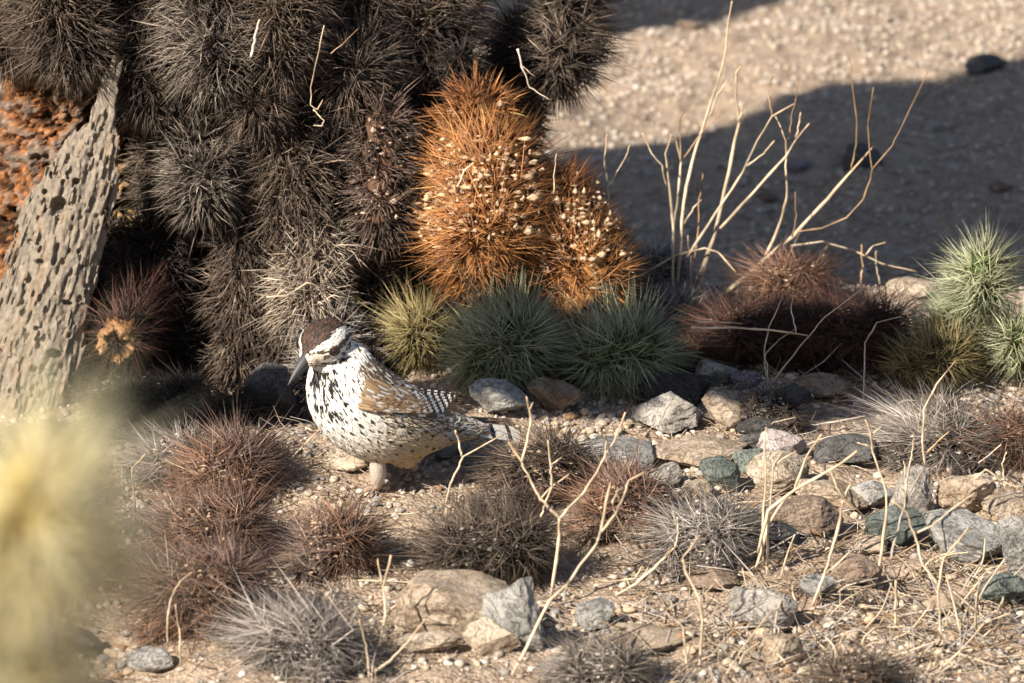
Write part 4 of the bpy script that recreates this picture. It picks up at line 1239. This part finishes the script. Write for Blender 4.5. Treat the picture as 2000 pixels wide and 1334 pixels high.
litter(700, 1250, 2020, 1000, 1380, .015, .05, .0007, .35)
litter(350, 1250, 2020, 700, 900, .01, .04, .0006, .3)
litter(500, 400, 900, 830, 1150, .006, .02, .0004, .2)
lt = link('plant_litter', A.mesh('plant_litter'), M['stem'], kind='stuff')
tag(lt, 'fine dry litter of broken straw and spines on the gravel', 'litter')

# individual short straw stalks standing in the straw patch
rs = RS(515)
for i in range(46):
    px, py = rs.uniform(1420, 1960), rs.uniform(1120, 1325)
    g = onground(px, py)
    L_ = rs.uniform(.015, .045); a = rs.uniform(-.6, .6); b = rs.uniform(-.5, .5)
    d = nrm(np.array([a, b, rs.uniform(.3, 1.0)]))
    pts = [g, g + d * L_ * .5 + rs.randn(3) * .002, g + d * L_ + rs.randn(3) * .004]
    c = STRAW * rs.uniform(.6, 1.1)
    v, f, cc = tube(catmull(pts, 4), np.linspace(.0010, .0005, 9) * rs.uniform(.7, 1.2), 5, c)
    o = link('dry_stalk', tri_mesh('dry_stalk', v, f, cc, True), M['stem'], None, g)
    tag(o, 'short broken straw stalk standing in the gravel among the rocks', 'dry stalk', 'straw stalks in the gravel')

# ------------------------------------------------------------------ the bird (cactus wren)
gB = onground(742, 962)
YB = gB[1]
KB = mpp(gB)
TAN = math.tan(math.radians(30))
def Bp(px, py, extra=0.0):
    return atY(px, py, YB + (px - 742) * KB * TAN + extra * KB)
STN = [(668, 708, 48), (672, 738, 68), (688, 776, 86), (726, 808, 90), (775, 824, 79), (820, 830, 58), (865, 833, 39), (905, 836, 25), (945, 838, 14)]
sp_ctr = catmull([Bp(a, b) for a, b, r in STN], 5)
sp_rad = catmull([[r * KB, 0, 0] for a, b, r in STN], 5)[:, 0]
sp_tan = nrm(np.gradient(sp_ctr, axis=0))
def camv(a, b, c): return a * RT + b * UP - c * D0
hf = nrm(camv(-.56, -.44, .66))
hu = nrm(np.array([0, 0, 1.0]) * 1.0 - hf * np.dot([0, 0, 1.0], hf))
hs_ = np.cross(hu, hf)                        # towards the visible side
hc = Bp(634, 668)
HR = np.array([60, 50, 46]) * KB             # forward, side, up radii

def bird_sdf(P):
    k = .0012
    acc = np.zeros(P.shape[:-1])
    for c, r in zip(sp_ctr, sp_rad):
        d = np.sqrt(((P - c) ** 2).sum(-1)) - r
        acc += np.exp(np.clip(-d / k, -60, 60))
    q = P - hc
    loc = np.stack([q @ hf, q @ hs_, q @ hu], -1) / HR
    rl = np.sqrt((loc ** 2).sum(-1))
    dh = (rl - 1) * HR.min()
    acc += np.exp(np.clip(-dh / k, -60, 60)) * 2
    for (fw, uu, r) in ((50, -6, 24), (60, -9, 15)):   # tapering face to the bill
        c = hc + hf * fw * KB + hu * uu * KB
        d = np.sqrt(((P - c) ** 2).sum(-1)) - r * KB
        acc += np.exp(np.clip(-d / k, -60, 60))
    for (px, py, ex, r) in ((738, 868, -26, 38), (790, 876, 0, 42), (652, 712, -8, 46)):
        c = Bp(px, py, ex)
        d = np.sqrt(((P - c) ** 2).sum(-1)) - r * KB
        acc += np.exp(np.clip(-d / k, -60, 60))
    return -k * np.log(acc + 1e-30) + k * 1.9

allc = np.concatenate([sp_ctr, [hc]])
lo = allc.min(0) - .042; hi = allc.max(0) + .042
hg = .0016
gxs = [np.arange(lo[i], hi[i], hg) for i in range(3)]
GX = np.stack(np.meshgrid(*gxs, indexing='ij'), -1)
F = bird_sdf(GX)
bv, bf = surface_nets(F, lo, hg)
bn = vert_normals(bv, bf)

WHITE = np.array([.76, .725, .665]); BUFF = np.array([.60, .45, .27]); BLK = np.array([.022, .019, .017]); CROWN = np.array([.060, .034, .024]); TANB = np.array([.36, .245, .15]); DKB = np.array([.10, .07, .05])

def bird_param(P):
    d = ((P[:, None] - sp_ctr[None]) ** 2).sum(-1) - (sp_rad ** 2)[None]
    i = d.argmin(1)
    T = sp_tan[i]; rel = P - sp_ctr[i]
    Dv = nrm(np.array([0, 0, 1.0]) - T * T[:, [2]]); Lv = np.cross(T, Dv)
    phi = np.degrees(np.arctan2(np.abs((rel * Lv).sum(-1)), (rel * Dv).sum(-1)))
    s = i / (len(sp_ctr) - 1)
    q = P - hc
    loc = np.stack([q @ hf, q @ hs_, q @ hu], -1) / HR
    head = (np.sqrt((loc ** 2).sum(-1)) < 1.22) | (loc[:, 0] > .75)
    head &= loc[:, 2] > -1.1
    return s, phi, T, loc, head

pbreast = Bp(618, 764, -48)
def bird_color(P, rs, clean=False):
    s, phi, T, loc, head = bird_param(P)
    n = len(P)
    u = rs.rand(n) * (.5 if clean else 1)
    col = np.tile(WHITE, (n, 1))
    # belly: white in front, buff behind
    bu = sstep(.26, .50, s + .04 * rs.randn(n))[:, None]
    col = WHITE * (1 - bu) + BUFF * bu
    # rump and back
    back = phi < 86 + 10 * rs.randn(n)
    bc = np.where((u < (.12 if clean else .24))[:, None], WHITE * .9, np.where((u < .55)[:, None], DKB, TANB))
    col = np.where((back & (s > .10))[:, None], bc, col)
    neck = (s <= .11) & (phi < 125)
    nc = np.where((u < .80)[:, None], WHITE, np.where((u < .95)[:, None], DKB * 1.2, BLK))
    col = np.where(neck[:, None], nc, col)
    fleck = (s > .1) & (s < .40) & (phi < 128) & (u > .93)
    col = np.where(fleck[:, None], DKB * 1.6, col)
    rump = (s > .66) & (phi < 130)
    rc_ = np.where((u < .35)[:, None], WHITE * .75, np.where((u < .7)[:, None], TANB * .8, DKB))
    col = np.where(rump[:, None], rc_, col)
    # black-blotched breast
    fb = fbm(P * 330, 2, 12)
    dens = np.exp(-(((P - pbreast) ** 2).sum(-1)) / (.0175 ** 2))
    blk = fb < -.62 + 1.0 * dens
    blk &= dens > .12
    col = np.where(blk[:, None], BLK, col)
    # head
    ph = np.degrees(np.arctan2(np.abs(loc[:, 1]), loc[:, 2]))
    ph = ph + 3 * rs.randn(n)
    hcCol = np.where((u < .3)[:, None], BLK * 1.5, np.where((u < .6)[:, None], CROWN * 1.9, CROWN))
    sup_lo = 46 + 10 * sstep(-.2, .9, loc[:, 0]) - 12 * sstep(.5, 1.0, loc[:, 0])
    sup_hi = sup_lo + 27 - 10 * sstep(.3, 1.0, loc[:, 0])
    sup = (ph > sup_lo) & (ph < sup_hi)
    hcCol = np.where(sup[:, None], WHITE * 1.02, hcCol)
    eyl = (ph >= sup_hi) & (ph < sup_hi + 15) & (loc[:, 0] < .9)
    hcCol = np.where(eyl[:, None], DKB * .9, hcCol)
    chk = ph >= sup_hi + 15
    st = np.sin(loc[:, 0] * 5 + loc[:, 2] * 13 + 1.5 * fb)
    cc = np.where((st > .45)[:, None] & (u < .8)[:, None], DKB, WHITE)
    cc = np.where((loc[:, 0] > .72)[:, None], WHITE * np.array([.95, .85, .75]), cc)
    mal = (np.abs(loc[:, 2] + .62) < .07) & (np.abs(loc[:, 1]) > .3) & (loc[:, 0] < .5)
    cc = np.where(mal[:, None], BLK, cc)
    hcCol = np.where(chk[:, None], cc, hcCol)
    col = np.where(head[:, None], hcCol, col)
    return col * (1 + .09 * rs.randn(n, 1)), s, phi, T, loc, head

sagN = nrm(np.cross(nrm(Bp(860, 830) - Bp(690, 800)), [0, 0, 1.0])); sagP = Bp(760, 810)
def mirror(v):
    return v - 2 * ((v - sagP) @ sagN)[:, None] * sagN
wren = thing('cactus_wren', gB, 'speckled brown and white bird with white eyebrow standing on sandy soil', 'bird')
bc0 = bird_color(bv, RS(1))[0]
link('body', tri_mesh('body', bv, bf, bc0, True), M['skin'], wren)

def blades(P, Nn, Dd, length, width, col, lift=.14, tipcol=None):
    """overlapping contour feathers: pointed little leaves lying along the surface"""
    n = len(P)
    Dd = nrm(Dd - Nn * (Dd * Nn).sum(-1, keepdims=True))
    S = np.cross(Nn, Dd)
    Lh = length[:, None]; Wd = width[:, None]
    base = P + Nn * .0003
    def at(t, sgn, w, hgt):
        return base + Dd * (t - .45) * Lh + S * sgn * w * Wd * .5 + Nn * (hgt * Lh)
    V = np.stack([at(0, 0, 0, 0), at(.35, -1, .9, lift * .35 - .03), at(.35, 1, .9, lift * .35 - .03), at(.4, 0, 0, lift * .5), at(.75, -1, .85, lift * .6 - .03), at(.75, 1, .85, lift * .6 - .03), at(.8, 0, 0, lift * .75), at(1, 0, 0, lift * .6)], 1)
    Fc = np.array([[0, 3, 1], [0, 2, 3], [1, 3, 6], [1, 6, 4], [3, 2, 5], [3, 5, 6], [4, 6, 7], [6, 5, 7]])
    tc = col if tipcol is None else tipcol
    C = np.stack([col * .85, col, col, col * .95, tc, tc, tc, tc], 1)
    return V.reshape(-1, 3), (Fc[None] + (np.arange(n) * 8)[:, None, None]).reshape(-1, 3), C.reshape(-1, 3)

rs = RS(66)
tri = bv[bf]
ar = np.linalg.norm(np.cross(tri[:, 1] - tri[:, 0], tri[:, 2] - tri[:, 0]), axis=-1)
def sample(n):
    fi = rs.choice(len(bf), n, p=ar / ar.sum())
    a, b = rs.rand(n, 1), rs.rand(n, 1)
    m = (a + b) > 1; a[m] = 1 - a[m]; b[m] = 1 - b[m]
    P = tri[fi, 0] + a * (tri[fi, 1] - tri[fi, 0]) + b * (tri[fi, 2] - tri[fi, 0])
    return P, nrm(bn[bf[fi]].mean(1))
def in_wing(P):
    d = (P - sagP) @ sagN
    nearside = np.sign(np.dot(-D0, sagN))
    Q = np.where((d * nearside < 0)[:, None], mirror(P), P)
    r_ = Q - CAM; w_ = r_ @ D0
    px = 1000 + FPX * (r_ @ RT) / w_; py = 667 - FPX * (r_ @ UP) / w_
    top = np.interp(px, [700, 780, 850, 912], [744, 748, 786, 803]); bot = np.interp(px, [700, 760, 830, 915], [794, 803, 808, 808])
    return (px > 706) & (px < 905) & (py > top) & (py < bot)
P, Nn = sample(16000)
ok = ~in_wing(P)
P, Nn = P[ok], Nn[ok]
col, s, phi, T, loc, head = bird_color(P, rs)
flow = np.where(head[:, None], -hf, T)
flow = flow + rs.randn(*flow.shape) * .12
lengths = np.where(head, .0032, .0055) * rs.uniform(.75, 1.3, len(P))
widths = lengths * rs.uniform(.26, .42, len(P))
fluff = np.where((s > .35) & (phi > 110) & ~head, .22, .12)
A = Acc()
A.add(*blades(P, Nn, flow, lengths, widths, col, lift=.075))
nd = 7000
P, Nn = sample(nd)
ok = ~in_wing(P); P, Nn = P[ok], Nn[ok]
col, s, phi, T, loc, head = bird_color(P, rs, True)
flow = np.where(head[:, None], -hf, T) + rs.randn(len(P), 3) * .25
lengths = np.where(head, .0034, np.where(phi > 105, .0075, .006)) * rs.uniform(.6, 1.3, len(P))
A.add(*blades(P, Nn, flow, lengths, lengths * .11, col, lift=.17))
link('plumage', A.mesh('plumage'), M['feather'], wren, None, 'stuff')
# spots: dark drop-shaped feather tips on breast and belly
P, Nn = sample(14000)
_, s, phi, T, loc, head = bird_color(P, rs)
ok = (s > .24) & (s < .80) & (phi > 84) & ~head & ~in_wing(P)
P, Nn, T, s = P[ok], Nn[ok], T[ok], s[ok]
keep = []
for i in range(len(P)):
    dmin = .0078 if s[i] > .36 else .0058
    if all(((P[i] - P[j]) ** 2).sum() > dmin ** 2 for j in keep):
        keep.append(i)
P, Nn, T = P[keep], Nn[keep], T[keep]
n = len(P)
A = Acc()
L_ = rs.uniform(.0022, .0044, n)
A.add(*blades(P + Nn * .0012, Nn, T + .15 * rs.randn(n, 3), L_, L_ * rs.uniform(.36, .6, n), BLK * rs.uniform(1.2, 3.2, (n, 1)), lift=.08))
link('belly_spots', A.mesh('belly_spots'), M['feather'], wren, None, 'stuff')

# wings: folded, built from overlapping feather strips over the flank
cxs = np.array([a for a, b, r in STN[1:]]); cys = np.array([b for a, b, r in STN[1:]]); crs = np.array([r for a, b, r in STN[1:]])
def wing_pt(px, py, lift):
    i = min(max((px - WX[0]) / 4.0, 0), len(WX) - 1.001); j = min(max((py - WY[0]) / 4.0, 0), len(WY) - 1.001)
    a, b = int(i), int(j); u, v = i - a, j - b
    t = (WT[a, b] * (1 - u) + WT[a + 1, b] * u) * (1 - v) + (WT[a, b + 1] * (1 - u) + WT[a + 1, b + 1] * u) * v
    return CAM + ray(px, py) * (t - lift * KB)
WX = np.arange(680, 948, 4.0); WY = np.arange(720, 832, 4.0)
_gx, _gy = np.meshgrid(WX, WY, indexing='ij')
_d = D0 + RT * ((_gx - 1000) / FPX)[..., None] + UP * ((667 - _gy) / FPX)[..., None]
_t = np.full(_gx.shape, (YB - .07 - CAM[1]) / D0[1])
_best = np.full(_gx.shape, 9.0); WT = _t.copy()
for _k in range(34):
    _f = bird_sdf(CAM + _d * _t[..., None])
    _m = _f < _best - 1e-5
    WT = np.where(_m, _t, WT); _best = np.where(_m, _f, _best)
    _t = _t + np.clip(np.abs(_f) * .85, .0003, .02) * np.where(_best < .0002, 0, 1)
for _k in range(3):                                  # relax the sheet at the silhouette
    _p = np.pad(WT, 1, mode='edge')
    WT = np.minimum(WT, (_p[1:-1, :-2] + _p[1:-1, 2:] + _p[:-2, 1:-1] + _p[2:, 1:-1]) / 4 - .0003)
def strip(acc, x0, y0, x1, y1, wpx, lift0, lift1, pattern, nseg=14, bow=0.0):
    dx, dy = x1 - x0, y1 - y0; L = math.hypot(dx, dy); nx, ny = -dy / L, dx / L
    rows = []
    for i in range(nseg + 1):
        t = i / nseg
        w_ = wpx * (min(1, (t + .06) * 4) if t < .3 else 1) * (1 if t < .7 else math.sqrt(max(1 - ((t - .7) / .305) ** 2, 0.0)) + .04)
        b = bow * math.sin(math.pi * t)
        lf = (lift0 + (lift1 - lift0) * t) * .4 + 1.2
        rows.append([wing_pt(x0 + dx * t + nx * (w_ * .5 * s_ + b), y0 + dy * t + ny * (w_ * .5 * s_ + b), lf + 1.3 * (1 - abs(s_))) for s_ in (-1, -.5, 0, .5, 1)])
    for i in range(nseg):
        t = (i + .5) / nseg
        for h in range(4):
            V = [rows[i][h], rows[i][h + 1], rows[i + 1][h + 1], rows[i + 1][h]]
            acc.add(V, [[0, 2, 1], [0, 3, 2]], np.asarray(pattern(t, h)))
def pat_covert(rs):
    a = rs.rand(); base = TANB * rs.uniform(.55, 1.35) * np.array([1.05, 1, .92])
    edge = DKB * 1.6 if rs.rand() < .45 else TANB * .75
    def f(t, h):
        if a < .45 and .2 < t < .78 and h in (1, 2): return WHITE * (.85 if h == 1 else .55)
        if h in (0, 3) or t > .85: return edge
        return base
    return f
def pat_check(k):
    def f(t, h):
        if t > .8: return DKB * .9
        spot = (int(t * 18) + k) % 2 == 0
        return WHITE * .95 if (spot and h in (1, 2)) or (spot and h == 3) else BLK * 1.5
    return f
def pat_prim(k):
    def f(t, h):
        return WHITE * .6 if (h >= 2 and (int(t * 14) + k) % 3 == 0) else DKB * (.9 if h > 1 else .55)
    return f
def pat_edge(t, h): return BUFF * 1.1 if h else BLK * 2
wing_part = {}
for side in ('near', 'far'):
    cov, flt = Acc(), Acc()
    rw = RS(24)
    for k in range(6):      # primaries and lower edge
        strip(flt, 752 + 10 * k, 803 - k * 1.6, 912 + k * 3, 806 - k * 2.4, 9, 2, 8, pat_prim(k), 22, bow=5 - k)
    for k in range(7):      # chequered secondaries
        strip(flt, 778 + 3 * k, 798 - k * 6, 888 + 4 * k, 802 - k * 4.6, 9.5, 4 + k * .5, 8, pat_check(k), 36, bow=2)
    for r_ in range(10):    # coverts and scapulars, back to front so that they overlap
        for c_ in range(8, -1, -1):
            x = 698 + c_ * 12.5 + r_ * 2 + rw.uniform(-4, 4); y = 794 - r_ * 6.2 + c_ * (.8 + r_ * .32) + rw.uniform(-2.5, 2.5)
            strip(cov, x, y, x + 30 + rw.uniform(-6, 12), y + 6 + r_ * 1.6 + rw.uniform(-2, 2), 8.5, 4 + (8 - c_) * .6, 7 + (8 - c_) * .6, pat_covert(rw), 8)
    strip(cov, 738, 794, 800, 806, 9, 6, 8, lambda t, h: (BLK * 2 if h > 1 else WHITE * .8), 10, bow=4)
    for acc, nm in ((cov, 'wing'), (flt, 'flight_feathers')):
        if side == 'far':
            acc.v = [mirror(v) for v in acc.v]
        if nm == 'wing':
            wo_ = link('wing', acc.mesh('wing'), M['feather'], wren)
        else:
            link('flight_feathers', acc.mesh('flight_feathers'), M['feather'], wo_)

# tail: overlapping long feathers, outer ones barred black and white
tb = Bp(880, 832); te = Bp(1004, 836, 30)
td = te - tb; tl = np.linalg.norm(td); td = td / tl
tw = nrm(np.cross(td, [0, 0, 1.0])); tu = np.cross(tw, td)
if np.dot(tw, -D0) < 0: tw = -tw
if tu[2] < 0: tu = -tu
for k in range(7):
    A = Acc()
    sft = (k - 3)
    d = nrm(td + tw * sft * .022 - tu * abs(sft) * .020)
    wv = nrm(tw * .55 - tu * .75 * (1 if sft >= 0 else -1))
    n = 16
    for i in range(n):
        for h in (-1, 1):
            def pt(t, e):
                w_ = .0042 * (1 if t < .88 else math.sqrt(max(0, 1 - ((t - .88) / .121) ** 2)))
                return tb + d * tl * t + tw * (sft * .0013) + wv * (e * w_) - tu * (abs(sft) * .0012) + tu * .003
            t0_, t1_ = i / n, (i + 1) / n
            out = abs(sft) >= 2
            c = (BLK * 1.5 if i % 4 == 1 else WHITE * .8) if out else (DKB * 1.1 if (i + (h > 0)) % 3 else TANB * .6)
            A.add([pt(t0_, 0), pt(t0_, h), pt(t1_, h), pt(t1_, 0)], [[0, 1, 2], [0, 2, 3]], c)
    link('tail_feather', A.mesh('tail_feather'), M['feather'], wren)

# bill: upper and lower mandible, slightly down-curved
bb = hc + hf * 56 * KB - hu * 9 * KB
bf_ = nrm(camv(-.62, -.66, .42)); bu_ = nrm(hu - bf_ * np.dot(hu, bf_))
for nm, up_, col_, ln in (('upper_bill', 1, (.05, .048, .052), 66), ('lower_bill', -1, (.11, .10, .10), 60)):
    t = np.linspace(0, 1, 14)
    C = bb + bf_ * (t * ln * KB)[:, None] + bu_ * ((up_ * 4.5 * (1 - t) - 9 * t ** 2) * KB)[:, None]
    rad = np.maximum((1 - t ** 1.25) * (12.5 if up_ > 0 else 9), .7) * KB
    v, f, c = tube(C, rad, 12, np.outer(1 + .5 * t, col_))
    link(nm, tri_mesh(nm, v, f, c, True), M['horn'], wren)
A = Acc()
# eyes with a dark rim
for sg in (1, -1):
    dirl = nrm(np.array([.42, .86 * sg, .04]))
    e0 = hc + (hf * dirl[0] * HR[0] + hs_ * dirl[1] * HR[1] + hu * dirl[2] * HR[2]) * 1.0
    # march to the surface
    for _ in range(12):
        dd = bird_sdf(e0[None])[0]
        e0 = e0 - nrm(e0 - hc) * dd * .8
    nn = nrm(e0 - hc)
    v0, f0 = ICO[3]
    r_ = 8.5 * KB
    cc = np.where((v0 @ nn > .80)[:, None], np.array([[.008, .006, .006]]), np.array([[.10, .022, .012]]))
    ey = link('eye', tri_mesh('eye', v0 * r_ + e0 + nn * .0002, f0, cc, True), M['eye'], wren)
    th = np.linspace(0, 2 * math.pi, 25)
    a_ = nrm(np.cross(nn, hu)); b_ = np.cross(nn, a_)
    ring = e0 + nn * r_ * .62 + (np.cos(th)[:, None] * a_ * 1.15 + np.sin(th)[:, None] * b_ * .85) * r_
    v, f, c = tube(ring, np.full(25, r_ * .24), 6, BLK)
    link('eye_rim', tri_mesh('eye_rim', v, f, c, True), M['skin'], ey)

# legs: pale feathered shank, thin toes on the soil
def leg(px0, py0, ex, px1, py1, fat, nm='leg'):
    top = Bp(px0, py0, ex)
    g = onground(px1, py1)
    t = np.linspace(0, 1, 12)
    C = top + (g + [0, 0, .003] - top) * t[:, None]
    prof = np.interp(t, [0, .18, .4, .62, .85, 1], [.75, .9, 1.05, 1.0, .6, .28]) * fat * KB
    C[:, 0] += np.sin(t * math.pi) * .0016
    col_ = np.array([.52, .44, .36]) * (1 + .06 * np.sin(t * 30))[:, None]
    v, f, c = tube(C, prof, 14, col_)
    lo_ = link(nm, tri_mesh(nm, v, f, c, True), M['leg'], wren)
    fd = nrm(np.array([-.80, -.55, 0]))
    sdv = np.array([fd[1], -fd[0], 0])
    for a, ln in ((-.5, .011), (0, .013), (.5, .011), (math.pi, .010)):
        d = fd * math.cos(a) + sdv * math.sin(a)
        q = [g + [0, 0, .0035], g + d * ln * .45 + [0, 0, .0045], g + d * ln * .85 + [0, 0, .0024], g + d * ln * 1.15 + [0, 0, .0006]]
        v, f, c = tube(catmull(q, 4), np.linspace(.0013, .0004, 13), 8, np.array([.36, .25, .19]))
        link('toe', tri_mesh('toe', v, f, c, True), M['leg'], lo_)
leg(732, 884, -36, 736, 964, 16)
leg(800, 895, 20, 806, 930, 9)
